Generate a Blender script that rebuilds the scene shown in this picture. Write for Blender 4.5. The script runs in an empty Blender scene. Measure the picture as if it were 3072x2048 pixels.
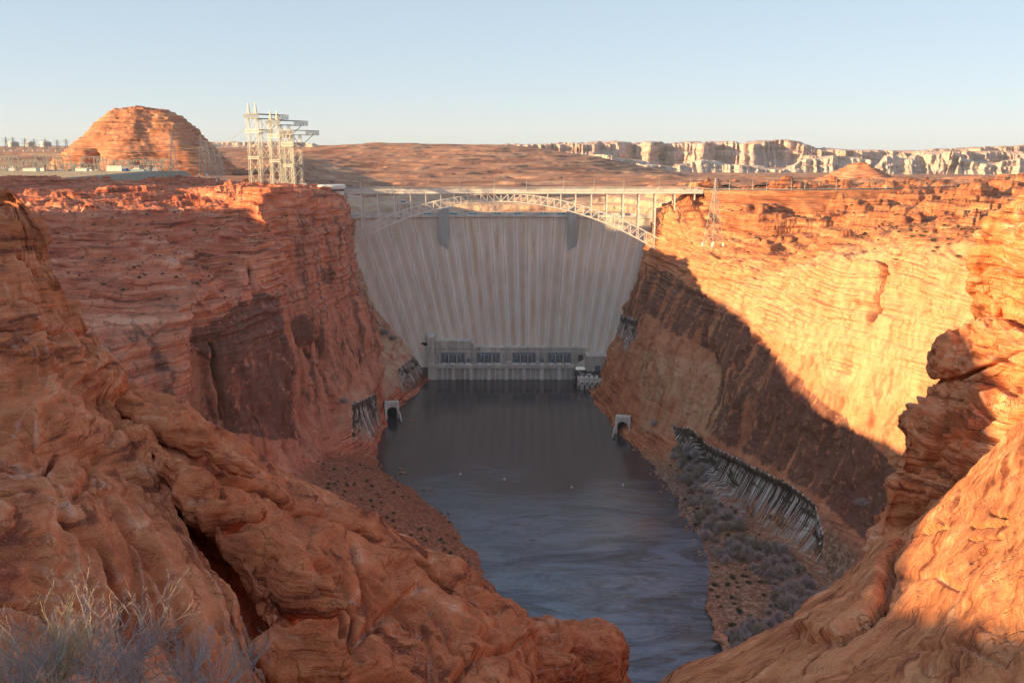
import bpy, bmesh, math, random
import numpy as np
from mathutils import Vector, Matrix

# ------------------------------------------------------------------ camera, light, sky
SC = bpy.context.scene
COL = SC.collection
SC.render.engine = 'CYCLES'
HAZE = 0.00002
H = 257.0                       # camera height above the river (metres)
F = 900.0                       # focal length in pixels at 1024 wide
HOR = 145.0
TH = math.atan((341 - HOR) / F)
CT, ST = math.cos(TH), math.sin(TH)
cam_d = bpy.data.cameras.new('camera')
cam = bpy.data.objects.new('camera', cam_d)
COL.objects.link(cam)
cam_d.sensor_width = 36.0
cam_d.lens = 36.0 * F / 1024.0
cam_d.clip_start = 0.2
cam_d.clip_end = 60000
cam.location = (0, 0, H)
cam.rotation_euler = (math.pi / 2 - TH, 0, 0)
cam_d.dof.use_dof = True
cam_d.dof.focus_distance = 300
cam_d.dof.aperture_fstop = 7.0
SC.camera = cam

SUN_EL, SUN_AZ = math.radians(11.0), math.radians(-110.0)      # azimuth measured from +Y towards +X
sd = Vector((math.sin(SUN_AZ) * math.cos(SUN_EL), math.cos(SUN_AZ) * math.cos(SUN_EL), math.sin(SUN_EL)))
sun_d = bpy.data.lights.new('sun', 'SUN')
sun_d.energy = 3.6
sun_d.angle = math.radians(0.5)
sun_d.color = (1.0, 0.69, 0.33)
sun = bpy.data.objects.new('sun', sun_d)
COL.objects.link(sun)
sun.rotation_euler = sd.to_track_quat('Z', 'Y').to_euler()
sun.location = (-300, -100, 400)

W = bpy.data.worlds.new('World')
SC.world = W
W.use_nodes = True
wn = W.node_tree.nodes
bg = wn['Background']
sky = wn.new('ShaderNodeTexSky')
sky.sky_type = 'NISHITA'
sky.sun_disc = False
sky.sun_elevation = SUN_EL
sky.sun_rotation = SUN_AZ
sky.altitude = 1200
sky.air_density = 0.75
sky.dust_density = 1.2
sky.ozone_density = 2.5
hs = wn.new('ShaderNodeHueSaturation'); hs.inputs['Saturation'].default_value = 1.1
gm = wn.new('ShaderNodeGamma'); gm.inputs['Gamma'].default_value = 0.31
W.node_tree.links.new(sky.outputs[0], hs.inputs['Color'])
W.node_tree.links.new(hs.outputs[0], gm.inputs['Color'])
W.node_tree.links.new(gm.outputs[0], bg.inputs[0])
bg.inputs[1].default_value = 0.145
SC.view_settings.view_transform = 'Standard'
SC.view_settings.look = 'None'
SC.view_settings.gamma = 1
SC.view_settings.exposure = 1.9
SC.cycles.max_bounces = 5
SC.cycles.diffuse_bounces = 3

# ------------------------------------------------------------------ helpers
rnd = random.Random(7)

def ray(px, py):
    u = (px - 512.0) / F
    v = (341.0 - py) / F
    return u, CT + v * ST, -ST + v * CT

def A(px, py, Y):               # world point seen at (px, py) at distance Y along the ground
    dx, dy, dz = ray(px, py)
    t = Y / dy
    return (dx * t, Y, H + dz * t)

def WZ(px, py, z):              # world point seen at (px, py) at height z
    dx, dy, dz = ray(px, py)
    t = (z - H) / dz
    return (dx * t, dy * t, z)

def proj(P):
    x, y, z = P[..., 0], P[..., 1], P[..., 2] - H
    d = np.maximum(y * CT - z * ST, 0.01)
    v = (y * ST + z * CT) / d
    return 512 + F * x / d, 341 - F * v

_rs = np.random.RandomState(11)
_perm = _rs.permutation(512).astype(np.int32)
_perm = np.concatenate([_perm, _perm, _perm])
_g = _rs.normal(size=(512, 3)).astype(np.float32)
_g /= np.linalg.norm(_g, axis=1, keepdims=True)

def perlin(x, y, z):
    x = np.asarray(x, np.float32); y = np.asarray(y, np.float32); z = np.asarray(z, np.float32)
    xi = np.floor(x); yi = np.floor(y); zi = np.floor(z)
    xf, yf, zf = x - xi, y - yi, z - zi
    X = xi.astype(np.int32) & 511; Y = yi.astype(np.int32) & 511; Z = zi.astype(np.int32) & 511
    fu = xf * xf * xf * (xf * (xf * 6 - 15) + 10)
    fv = yf * yf * yf * (yf * (yf * 6 - 15) + 10)
    fw = zf * zf * zf * (zf * (zf * 6 - 15) + 10)
    out = 0
    for i in (0, 1):
        a = _perm[(X + i) & 511]
        wx = fu if i else 1 - fu
        for j in (0, 1):
            b = _perm[(a + Y + j) & 511]
            wy = fv if j else 1 - fv
            for k in (0, 1):
                g = _g[_perm[(b + Z + k) & 511] & 511]
                wz = fw if k else 1 - fw
                out = out + wx * wy * wz * (g[..., 0] * (xf - i) + g[..., 1] * (yf - j) + g[..., 2] * (zf - k))
    return out * 1.5

def fbm(P, f, oct=4, seed=0.0, gain=0.5, ridged=False):
    if not isinstance(f, (tuple, list)):
        f = (f, f, f)
    x, y, z = P[..., 0] * f[0] + seed * 17.3, P[..., 1] * f[1] + seed * 5.1, P[..., 2] * f[2] + seed * 9.7
    s, a, k = 0, 1.0, 1.0
    for o in range(oct):
        n = perlin(x * k + o * 13.7, y * k + o * 7.1, z * k + o * 3.3)
        s = s + a * ((1 - 2 * np.abs(n)) if ridged else n)
        a *= gain
        k *= 2.03
    return s

def smooth(a, b, x):
    t = np.clip((x - a) / (b - a), 0, 1)
    return t * t * (3 - 2 * t)

def crmat(n, samples):
    """Catmull-Rom matrix; samples = list of sample counts per segment."""
    rows = []
    for s in range(n - 1):
        m = samples[s]
        for i in range(m + (1 if s == n - 2 else 0)):
            t = i / m
            w = [(-t + 2 * t * t - t ** 3) / 2, (2 - 5 * t * t + 3 * t ** 3) / 2, (t + 4 * t * t - 3 * t ** 3) / 2, (-t * t + t ** 3) / 2]
            # relax overshoot by blending with linear
            l = [0, 1 - t, t, 0]
            w = [0.7 * a + 0.3 * b for a, b in zip(w, l)]
            r = np.zeros(n)
            for k in range(4):
                j = s - 1 + k
                if j < 0:
                    r[0] += 2 * w[k]; r[1] -= w[k]
                elif j > n - 1:
                    r[n - 1] += 2 * w[k]; r[n - 2] -= w[k]
                else:
                    r[j] += w[k]
            rows.append(r)
    return np.array(rows)

def loft(net, sr, sc):
    """net: list of rows of (x,y,z). sr/sc: samples per segment (int or list). returns grid (R,C,3) and row, col params"""
    N = np.array(net, float)
    nr, nc = N.shape[:2]
    if isinstance(sr, int): sr = [sr] * (nr - 1)
    if isinstance(sc, int): sc = [sc] * (nc - 1)
    R, Cm = crmat(nr, sr), crmat(nc, sc)
    G = np.einsum('ri,ijk,cj->rck', R, N, Cm)
    rp = np.concatenate([np.arange(m) / m + s for s, m in enumerate(sr)] + [[nr - 1]])
    cp = np.concatenate([np.arange(m) / m + s for s, m in enumerate(sc)] + [[nc - 1]])
    return G, rp[:, None] * np.ones((1, len(cp))), cp[None, :] * np.ones((len(rp), 1))

def gnorm(G, toward=(0, 0, H)):
    du = np.gradient(G, axis=0); dv = np.gradient(G, axis=1)
    n = np.cross(du, dv)
    n /= np.linalg.norm(n, axis=2, keepdims=True) + 1e-9
    s = np.sum((np.array(toward) - G) * n)
    return n if s > 0 else -n

def groove(G, pts, w, depth, soft=1.0, wob=None):
    """distance (in projected pixels) to a polyline -> carved depth profile 0..1; authoring aid for cracks"""
    px, py = proj(G)
    if wob is not None:
        px = px + wob * fbm(G, 0.07, 3, 301); py = py + wob * fbm(G, 0.07, 2, 302); depth = depth * np.clip(1 + 0.9 * fbm(G, 0.04, 3, 303), 0.15, 1.6)
    best = np.full(px.shape, 1e9)
    for (ax, ay), (bx, by) in zip(pts[:-1], pts[1:]):
        vx, vy = bx - ax, by - ay
        t = np.clip(((px - ax) * vx + (py - ay) * vy) / (vx * vx + vy * vy + 1e-9), 0, 1)
        d = np.hypot(px - ax - t * vx, py - ay - t * vy)
        best = np.minimum(best, d)
    return depth * np.exp(-(best / w) ** 2)

def inpoly(px, py, poly):
    c = np.zeros(px.shape, bool)
    n = len(poly)
    for i in range(n):
        x1, y1 = poly[i]; x2, y2 = poly[(i + 1) % n]
        k = ((y1 > py) != (y2 > py)) & (px < (x2 - x1) * (py - y1) / (y2 - y1 + 1e-12) + x1)
        c ^= k
    return c

def blur(m, n=3):
    m = m.astype(float)
    for _ in range(n * 3):
        m = (m + np.roll(m, 1, 0) + np.roll(m, -1, 0) + np.roll(m, 1, 1) + np.roll(m, -1, 1)) / 5
    return m

def grid_mesh(name, G, mat, kind=None, attr=None, attr2=None, parent=None, smooth_sh=True):
    R, Cn = G.shape[:2]
    me = bpy.data.meshes.new(name)
    me.vertices.add(R * Cn)
    me.vertices.foreach_set('co', G.reshape(-1).astype(np.float32))
    i = np.arange(R - 1)[:, None] * Cn + np.arange(Cn - 1)[None, :]
    q = np.stack([i, i + 1, i + 1 + Cn, i + Cn], -1).reshape(-1, 4)
    n = np.cross(np.gradient(G, axis=0), np.gradient(G, axis=1))
    if np.sum((np.array((0, 0, H)) - G) * n) > 0:
        q = q[:, ::-1]
    nq = len(q)
    me.loops.add(nq * 4)
    me.loops.foreach_set('vertex_index', q.reshape(-1).astype(np.int32))
    me.polygons.add(nq)
    me.polygons.foreach_set('loop_start', (np.arange(nq) * 4).astype(np.int32))
    me.polygons.foreach_set('use_smooth', np.full(nq, smooth_sh))
    me.update(calc_edges=True)
    for nm, a in (('stain', attr), ('stainb', attr2)):
        if a is not None:
            ca = me.color_attributes.new(nm, 'FLOAT_COLOR', 'POINT')
            ca.data.foreach_set('color', a.reshape(-1).astype(np.float32))
    me.materials.append(mat)
    o = bpy.data.objects.new(name, me)
    COL.objects.link(o)
    if kind: o['kind'] = kind
    if parent: o.parent = parent
    return o

class MB:
    """collects simple shapes into one mesh"""
    def __init__(s): s.v = []; s.f = []; s.m = []; s.cur = 0
    def quad(s, pts):
        b = len(s.v); s.v += [tuple(p) for p in pts]; s.f.append(tuple(range(b, b + len(pts)))); s.m.append(s.cur)
    def prism(s, a, b):
        """a, b: equal rings of points -> closed solid"""
        n = len(a); k = len(s.v)
        s.v += [tuple(p) for p in a] + [tuple(p) for p in b]
        s.f.append(tuple(range(k, k + n))[::-1]); s.f.append(tuple(range(k + n, k + 2 * n)))
        s.m += [s.cur] * 2
        for i in range(n):
            j = (i + 1) % n
            s.f.append((k + i, k + j, k + n + j, k + n + i)); s.m.append(s.cur)
        return s
    def box(s, x0, x1, y0, y1, z0, z1):
        return s.prism([(x0, y0, z0), (x1, y0, z0), (x1, y1, z0), (x0, y1, z0)], [(x0, y0, z1), (x1, y0, z1), (x1, y1, z1), (x0, y1, z1)])
    def bar(s, p, q, w, h=None, n=4):
        p, q = Vector(p), Vector(q)
        h = h or w
        d = (q - p)
        if d.length < 1e-6: return s
        d.normalize()
        up = Vector((0, 0, 1)) if abs(d.z) < 0.95 else Vector((0, 1, 0))
        a = d.cross(up).normalized(); b = a.cross(d).normalized()
        if n == 4:
            offs = [(-w / 2, -h / 2), (w / 2, -h / 2), (w / 2, h / 2), (-w / 2, h / 2)]
        else:
            offs = [(w / 2 * math.cos(2 * math.pi * i / n), h / 2 * math.sin(2 * math.pi * i / n)) for i in range(n)]
        return s.prism([p + a * x + b * y for x, y in offs], [q + a * x + b * y for x, y in offs])
    def cyl(s, p, q, r0, r1=None, n=12):
        r1 = r0 if r1 is None else r1
        p, q = Vector(p), Vector(q); d = (q - p).normalized()
        up = Vector((0, 0, 1)) if abs(d.z) < 0.95 else Vector((0, 1, 0))
        a = d.cross(up).normalized(); b = a.cross(d)
        ring = lambda c, r: [c + (a * math.cos(2 * math.pi * i / n) + b * math.sin(2 * math.pi * i / n)) * r for i in range(n)]
        return s.prism(ring(p, r0), ring(q, r1))
    def build(s, name, mats, parent=None, sm=False, kind=None):
        me = bpy.data.meshes.new(name)
        me.from_pydata(s.v, [], s.f)
        if not isinstance(mats, (list, tuple)): mats = [mats]
        for m in mats: me.materials.append(m)
        if len(mats) > 1: me.polygons.foreach_set('material_index', s.m)
        me.update()
        bm = bmesh.new(); bm.from_mesh(me); bmesh.ops.recalc_face_normals(bm, faces=bm.faces); bm.to_mesh(me); bm.free()
        if sm: me.polygons.foreach_set('use_smooth', [True] * len(me.polygons))
        o = bpy.data.objects.new(name, me)
        COL.objects.link(o)
        if parent: o.parent = parent
        if kind: o['kind'] = kind
        return o

def tag(o, label, cat, group=None):
    o['label'] = label; o['category'] = cat
    if group: o['group'] = group
    return o

def thing(name, label, cat, loc=(0, 0, 0), rz=0.0, group=None, scale=1.0):
    o = bpy.data.objects.new(name, None)
    COL.objects.link(o)
    o.location = loc; o.rotation_euler = (0, 0, rz); o.scale = (scale,) * 3
    o.empty_display_size = 0.5
    return tag(o, label, cat, group)

KIDS = {}
def kids(o):
    return [c for c in bpy.data.objects if c.parent == o]

def copy_tree(o, parent=None, cache={}):
    c = o.copy(); COL.objects.link(c)
    if parent: c.parent = parent
    if o.name not in cache: cache[o.name] = kids(o)
    for ch in cache[o.name]: copy_tree(ch, c)
    return c

# ------------------------------------------------------------------ materials
def mat(name):
    m = bpy.data.materials.new(name); m.use_nodes = True
    nt = m.node_tree; nt.nodes.clear()
    out = nt.nodes.new('ShaderNodeOutputMaterial'); b = nt.nodes.new('ShaderNodeBsdfPrincipled')
    nt.links.new(b.outputs[0], out.inputs[0])
    b.inputs['Specular IOR Level'].default_value = 0.25
    return m, nt, b

class NT:
    def __init__(s, nt): s.nt = nt
    def n(s, t, **k):
        x = s.nt.nodes.new(t)
        for a, b in k.items(): setattr(x, a, b)
        return x
    def l(s, a, b): s.nt.links.new(a, b)
    def setin(s, sock, v):
        if isinstance(v, bpy.types.NodeSocket): s.l(v, sock)
        else: sock.default_value = v
    def mapping(s, vec, scale, rot=(0, 0, 0), loc=(0, 0, 0)):
        m = s.n('ShaderNodeMapping'); s.l(vec, m.inputs[0])
        m.inputs['Scale'].default_value = scale; m.inputs['Rotation'].default_value = rot; m.inputs['Location'].default_value = loc
        return m.outputs[0]
    def noise(s, vec, sc=1.0, det=4, rough=0.55, dist=0.0):
        x = s.n('ShaderNodeTexNoise'); s.l(vec, x.inputs['Vector'])
        x.inputs['Scale'].default_value = sc; x.inputs['Detail'].default_value = det
        x.inputs['Roughness'].default_value = rough; x.inputs['Distortion'].default_value = dist
        return x.outputs[0]
    def math(s, op, a, b=0.0, c=0.0, clamp=False):
        x = s.n('ShaderNodeMath', operation=op, use_clamp=clamp)
        s.setin(x.inputs[0], a); s.setin(x.inputs[1], b)
        if op in ('MULTIPLY_ADD',): s.setin(x.inputs[2], c)
        return x.outputs[0]
    def rng(s, v, a, b, c=0.0, d=1.0):
        x = s.n('ShaderNodeMapRange'); s.setin(x.inputs[0], v)
        for i, q in enumerate((a, b, c, d)): s.setin(x.inputs[i + 1], q)
        return x.outputs[0]
    def ramp(s, v, stops):
        x = s.n('ShaderNodeValToRGB'); s.setin(x.inputs[0], v)
        e = x.color_ramp.elements
        while len(e) < len(stops): e.new(0.5)
        for el, (p, c) in zip(e, stops):
            el.position = p; el.color = (*c, 1)
        return x.outputs[0]
    def mix(s, f, a, b, mode='MIX'):
        x = s.n('ShaderNodeMix', data_type='RGBA', blend_type=mode)
        s.setin(x.inputs[0], f)
        for i, q in ((6, a), (7, b)):
            if isinstance(q, tuple): q = (*q[:3], 1)
            s.setin(x.inputs[i], q)
        return x.outputs[2]
    def bump(s, h, strength, dist, nrm=None):
        x = s.n('ShaderNodeBump'); s.l(h, x.inputs['Height'])
        x.inputs['Strength'].default_value = strength; x.inputs['Distance'].default_value = dist
        if nrm is not None: s.l(nrm, x.inputs['Normal'])
        return x.outputs[0]

def sandstone(name, stops, S=1.0, worn=0.0, pale=(0.62, 0.42, 0.30), dark=(0.10, 0.038, 0.036), tilt=0.0, bumpd=1.0, layer=0.35, contrast=1.0, stained=True, scrub=0.0, crk=0.65, vstr=0.55, tcol=None):
    """S: feature size multiplier: 1 for canyon scale metres, bigger = finer"""
    m, nt, b = mat(name); T = NT(nt)
    geo = T.n('ShaderNodeNewGeometry'); P = geo.outputs['Position']
    wv = T.n('ShaderNodeTexNoise'); T.l(P, wv.inputs['Vector']); wv.inputs['Scale'].default_value = 0.02 * S; wv.inputs['Detail'].default_value = 3
    vm = T.n('ShaderNodeVectorMath', operation='SCALE'); T.l(wv.outputs[1], vm.inputs[0]); vm.inputs['Scale'].default_value = 10 / S
    va = T.n('ShaderNodeVectorMath', operation='ADD'); T.l(P, va.inputs[0]); T.l(vm.outputs[0], va.inputs[1]); Q = va.outputs[0]
    st1 = T.noise(T.mapping(Q, (0.012 * S, 0.012 * S, layer * S), (tilt, tilt * 0.6, 0)), 1, 5, 0.65)
    st2 = T.noise(T.mapping(Q, (0.03 * S, 0.03 * S, layer * 2.6 * S), (0.30 + tilt, -0.22, 0), (5, 3, 1)), 1, 5, 0.6)
    mot = T.noise(P, 0.045 * S, 6, 0.6)
    fine = T.noise(P, 1.1 * S, 6, 0.65)
    sel = T.rng(T.noise(T.mapping(Q, (0.02 * S, 0.02 * S, 0.05 * S)), 1, 2), 0.42, 0.58)
    mx = T.n('ShaderNodeMix', data_type='FLOAT'); T.l(sel, mx.inputs[0]); T.l(st1, mx.inputs[2]); T.l(st2, mx.inputs[3]); stc = mx.outputs[0]
    v = T.math('ADD', T.math('MULTIPLY', stc, 0.62), T.math('MULTIPLY', mot, 0.38))
    v = T.rng(v, 0.5 - 0.115 / contrast, 0.5 + 0.115 / contrast)
    v = T.math('ADD', v, T.math('MULTIPLY', T.math('SUBTRACT', fine, 0.5), 0.6), clamp=True)
    col = T.ramp(v, stops)
    # dark thin partings between beds
    pr = T.rng(stc, 0.435, 0.395, 0.0, 0.6)
    col = T.mix(pr, col, (stops[0][1][0] * 0.55, stops[0][1][1] * 0.5, stops[0][1][2] * 0.5))
    hgt = T.math('ADD', T.math('MULTIPLY', stc, 1.0), T.math('ADD', T.math('MULTIPLY', fine, 0.35), T.math('MULTIPLY', mot, 0.6)))
    frac = T.noise(T.mapping(Q, (0.06 * S, 0.06 * S, 0.035 * S), (0, 0, 0.4)), 1, 4, 0.55)
    fl = T.rng(T.math('ABSOLUTE', T.math('SUBTRACT', frac, 0.5)), 0.0, 0.012, 1.0, 0.0)
    fl = T.math('MULTIPLY', fl, T.rng(mot, 0.40, 0.55))
    col = T.mix(T.math('MULTIPLY', fl, crk), col, (0.07, 0.03, 0.022))  # fracture lines: dark mineral plus crack shade put into the colour
    hgt = T.math('SUBTRACT', hgt, T.math('MULTIPLY', fl, 0.5))
    gr = T.noise(P, 6.0 * S, 3, 0.7)
    col = T.mix(0.30, col, T.mix(gr, (0.12, 0.05, 0.03), (0.95, 0.75, 0.62)), 'OVERLAY')
    rough = 0.9
    if stained:
        at = T.n('ShaderNodeAttribute', attribute_name='stain')
        sep = T.n('ShaderNodeSeparateColor'); T.l(at.outputs['Color'], sep.inputs[0])
        vr, bd, pl = sep.outputs[0], sep.outputs[1], sep.outputs[2]
        tal = at.outputs['Alpha']
        streak = T.noise(T.mapping(P, (0.02 * S, 0.16 * S, 0.004 * S)), 1, 6, 0.65)
        streak2 = T.noise(T.mapping(P, (0.012 * S, 0.60 * S, 0.012 * S), (0, 0, 0), (9, 1, 4)), 1, 4, 0.6)
        blot = T.noise(T.mapping(P, (0.09 * S, 0.09 * S, 0.05 * S)), 1, 7, 0.7)
        # massive cliff faces: bedding gives way to vertical tone bands and joints
        atb = T.n('ShaderNodeAttribute', attribute_name='stainb'); sb = T.n('ShaderNodeSeparateColor'); T.l(atb.outputs['Color'], sb.inputs[0]); mass = sb.outputs[0]
        vtone = T.noise(T.mapping(P, (0.03 * S, 0.10 * S, 0.006 * S), (0, 0, 0), (2, 2, 2)), 1, 6, 0.6)
        mcol = T.ramp(T.math('ADD', T.math('MULTIPLY', vtone, 0.6), T.math('MULTIPLY', blot, 0.4)), [(0.36, stops[0][1]), (0.45, stops[1][1]), (0.52, stops[2][1]), (0.62, stops[3][1])])
        jn = T.noise(T.mapping(P, (0.02 * S, 0.055 * S, 0.006 * S), (0.05, 0, 0), (7, 7, 7)), 1, 4, 0.6)
        jl = T.math('MULTIPLY', T.rng(T.math('ABSOLUTE', T.math('SUBTRACT', jn, 0.5)), 0.0, 0.006, 0.45, 0.0), T.rng(blot, 0.45, 0.55))
        mcol = T.mix(jl, mcol, (0.06, 0.025, 0.02))
        mf = T.math('MULTIPLY', mass, T.rng(T.math('ADD', mass, T.math('MULTIPLY', T.math('SUBTRACT', blot, 0.5), 1.2)), 0.25, 0.6))
        col = T.mix(T.math('MULTIPLY', mf, 0.85), col, mcol)
        mh = T.n('ShaderNodeMix', data_type='FLOAT'); T.l(mf, mh.inputs[0]); T.l(hgt, mh.inputs[2])
        T.l(T.math('ADD', T.math('MULTIPLY', blot, 0.9), T.math('SUBTRACT', T.math('MULTIPLY', fine, 0.3), T.math('MULTIPLY', jl, 0.6))), mh.inputs[3]); hgt = mh.outputs[0]
        # pale wash
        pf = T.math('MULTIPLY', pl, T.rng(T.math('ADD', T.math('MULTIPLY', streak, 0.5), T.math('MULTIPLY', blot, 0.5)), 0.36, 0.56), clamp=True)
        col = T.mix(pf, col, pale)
        # desert varnish: streaky and blotchy, edge driven by attribute
        k = T.math('ADD', T.math('MULTIPLY', streak, vstr), T.math('MULTIPLY', blot, 1 - vstr))
        thr = T.math('SUBTRACT', 0.66, T.math('MULTIPLY', vr, 0.27))
        vf = T.math('MULTIPLY', T.rng(T.math('SUBTRACT', k, thr), -0.03, 0.05), 0.82)
        vf = T.math('MULTIPLY', vf, T.rng(vr, 0.02, 0.2))
        col = T.mix(vf, col, dark)
        chip = T.noise(T.mapping(P, (0.18 * S, 0.22 * S, 0.10 * S), (0.5, 0, 0.2), (4, 4, 4)), 1, 6, 0.75)
        col = T.mix(T.math('MULTIPLY', T.rng(chip, 0.57, 0.62), T.math('MULTIPLY', vr, 0.7)), col, stops[3][1])
        # black and white seep band
        wcol = T.ramp(streak2, [(0.0, (0.02, 0.018, 0.02)), (0.44, (0.05, 0.035, 0.03)), (0.48, (0.22, 0.13, 0.10)), (0.515, (0.45, 0.33, 0.27)), (0.55, (0.72, 0.68, 0.66)), (0.60, (0.10, 0.07, 0.055)), (1.0, (0.05, 0.045, 0.035))])
        wcol = T.mix(T.rng(T.noise(T.mapping(P, (0.03, 0.035, 0.12)), 1, 4, 0.6), 0.53, 0.60), wcol, (0.055, 0.045, 0.03))
        dr = T.math('ADD', bd, T.math('ADD', T.math('MULTIPLY', T.math('SUBTRACT', streak2, 0.5), 2.2), T.math('MULTIPLY', T.math('SUBTRACT', blot, 0.5), 0.8)))
        col = T.mix(T.math('MULTIPLY', T.rng(dr, 0.30, 0.42), T.rng(bd, 0.02, 0.08)), col, wcol)
        col = T.mix(T.math('MULTIPLY', T.rng(T.math('ADD', bd, T.math('MULTIPLY', T.math('SUBTRACT', blot, 0.5), 0.5)), 0.88, 0.95), 0.8), col, (0.06, 0.038, 0.026))
        # talus / soil
        tc = T.ramp(T.noise(P, 0.35 * S, 8, 0.75), tcol or [(0.30, (0.12, 0.04, 0.025)), (0.5, (0.28, 0.095, 0.05)), (0.62, (0.42, 0.19, 0.12)), (0.7, (0.11, 0.10, 0.055))])
        col = T.mix(tal, col, tc)
        rough = T.rng(vf, 0, 1, 0.9, 0.55)
    if worn:
        lam = T.noise(T.mapping(Q, (0.02 * S, 0.02 * S, layer * 4.5 * S), (tilt, tilt, 0)), 1, 3, 0.6)
        lm = T.math('MULTIPLY', T.rng(lam, 0.42, 0.58), T.rng(T.noise(P, 0.07 * S, 2), 0.42, 0.6))
        col = T.mix(T.math('MULTIPLY', lm, 0.30), col, (0.16, 0.04, 0.02))
        hgt = T.math('SUBTRACT', hgt, T.math('MULTIPLY', lm, 0.35))
        col = T.mix(T.math('MULTIPLY', T.rng(T.noise(P, 2.6 * S, 2, 0.5), 0.62, 0.68), 0.35), col, (0.74, 0.5, 0.4))
        pt = T.rng(T.math('ADD', geo.outputs['Pointiness'], T.math('MULTIPLY', T.math('SUBTRACT', fine, 0.5), 0.10)), 0.515, 0.56)
        col = T.mix(T.math('MULTIPLY', pt, T.math('MULTIPLY', worn, T.rng(mot, 0.42, 0.6))), col, (0.66, 0.42, 0.33))
    if scrub:
        up = T.n('ShaderNodeSeparateXYZ'); T.l(geo.outputs['Normal'], up.inputs[0])
        sf = T.math('MULTIPLY', T.rng(up.outputs[2], 0.8, 0.95), T.rng(T.noise(P, 0.10 * S, 9, 0.8), 0.53, 0.60))
        col = T.mix(T.math('MULTIPLY', sf, scrub), col, (0.13, 0.105, 0.075))
    T.setin(b.inputs['Base Color'], col)
    T.setin(b.inputs['Roughness'], rough)
    b.inputs['Specular IOR Level'].default_value = 0.2
    T.l(T.bump(hgt, 0.9, bumpd / S), b.inputs['Normal'])
    return m

RED = [(0.0, (0.22, 0.06, 0.03)), (0.3, (0.36, 0.11, 0.05)), (0.55, (0.48, 0.17, 0.08)), (0.8, (0.56, 0.23, 0.12)), (1.0, (0.62, 0.32, 0.2))]
LEFTS = [(0.0, (0.21, 0.045, 0.028)), (0.3, (0.40, 0.105, 0.058)), (0.55, (0.53, 0.165, 0.092)), (0.8, (0.62, 0.23, 0.14)), (1.0, (0.70, 0.34, 0.23))]
GOLD = [(0.0, (0.25, 0.075, 0.035)), (0.3, (0.40, 0.14, 0.07)), (0.55, (0.49, 0.185, 0.088)), (0.8, (0.57, 0.25, 0.12)), (1.0, (0.64, 0.34, 0.19))]
FGS = [(0.0, (0.24, 0.055, 0.024)), (0.3, (0.42, 0.118, 0.048)), (0.55, (0.56, 0.178, 0.075)), (0.8, (0.65, 0.245, 0.12)), (1.0, (0.72, 0.37, 0.24))]
M_left = sandstone('sandstone_left_wall', LEFTS, 1.0, bumpd=0.9, scrub=0.5)
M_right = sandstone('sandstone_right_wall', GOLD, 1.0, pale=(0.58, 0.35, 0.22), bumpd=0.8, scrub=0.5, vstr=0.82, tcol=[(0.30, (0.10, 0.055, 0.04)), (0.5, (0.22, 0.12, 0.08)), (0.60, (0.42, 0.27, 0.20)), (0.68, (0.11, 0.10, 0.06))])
M_fg = sandstone('sandstone_near', FGS, 22.0, worn=0.6, bumpd=1.6, contrast=0.8, layer=0.16, stained=False, crk=0.0)
M_fgr = sandstone('sandstone_near_right', [(p, (c[0] * 1.1, c[1] * 1.35, c[2] * 1.4)) for p, c in FGS], 22.0, worn=0.45, bumpd=1.5, contrast=0.75, layer=0.22, stained=False, crk=0.0)
M_hill = sandstone('sandstone_hill', RED, 1.0, bumpd=1.2, layer=0.25)
M_far = sandstone('desert_far', [(0.0, (0.20, 0.085, 0.06)), (0.35, (0.30, 0.14, 0.095)), (0.6, (0.40, 0.21, 0.14)), (0.85, (0.50, 0.30, 0.20)), (1.0, (0.58, 0.38, 0.27))], 0.3, bumpd=1.0, layer=0.12, contrast=0.9, scrub=0.3, crk=0.2)
M_white = sandstone('white_cliffs', [(0.0, (0.36, 0.29, 0.28)), (0.35, (0.43, 0.36, 0.35)), (0.6, (0.50, 0.44, 0.43)), (1.0, (0.58, 0.53, 0.52))], 0.12, bumpd=1.5, layer=0.3)
M_pink = sandstone('pink_cliffs', [(0.0, (0.34, 0.22, 0.21)), (0.4, (0.42, 0.29, 0.28)), (0.7, (0.50, 0.37, 0.36)), (1.0, (0.56, 0.45, 0.44))], 0.12, bumpd=1.5, layer=0.3)

def simple(name, col, rough=0.7, metal=0.0, var=0.12, sc=0.5, spec=0.3, bump=0.0):
    m, nt, b = mat(name); T = NT(nt)
    geo = T.n('ShaderNodeNewGeometry')
    n = T.noise(geo.outputs['Position'], sc, 5, 0.6)
    c = T.mix(T.rng(n, 0.3, 0.7), tuple(x * (1 - var) for x in col), tuple(min(1, x * (1 + var)) for x in col))
    T.l(c, b.inputs['Base Color'])
    b.inputs['Roughness'].default_value = rough; b.inputs['Metallic'].default_value = metal; b.inputs['Specular IOR Level'].default_value = spec
    if bump: T.l(T.bump(n, bump, 0.05), b.inputs['Normal'])
    return m

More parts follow.
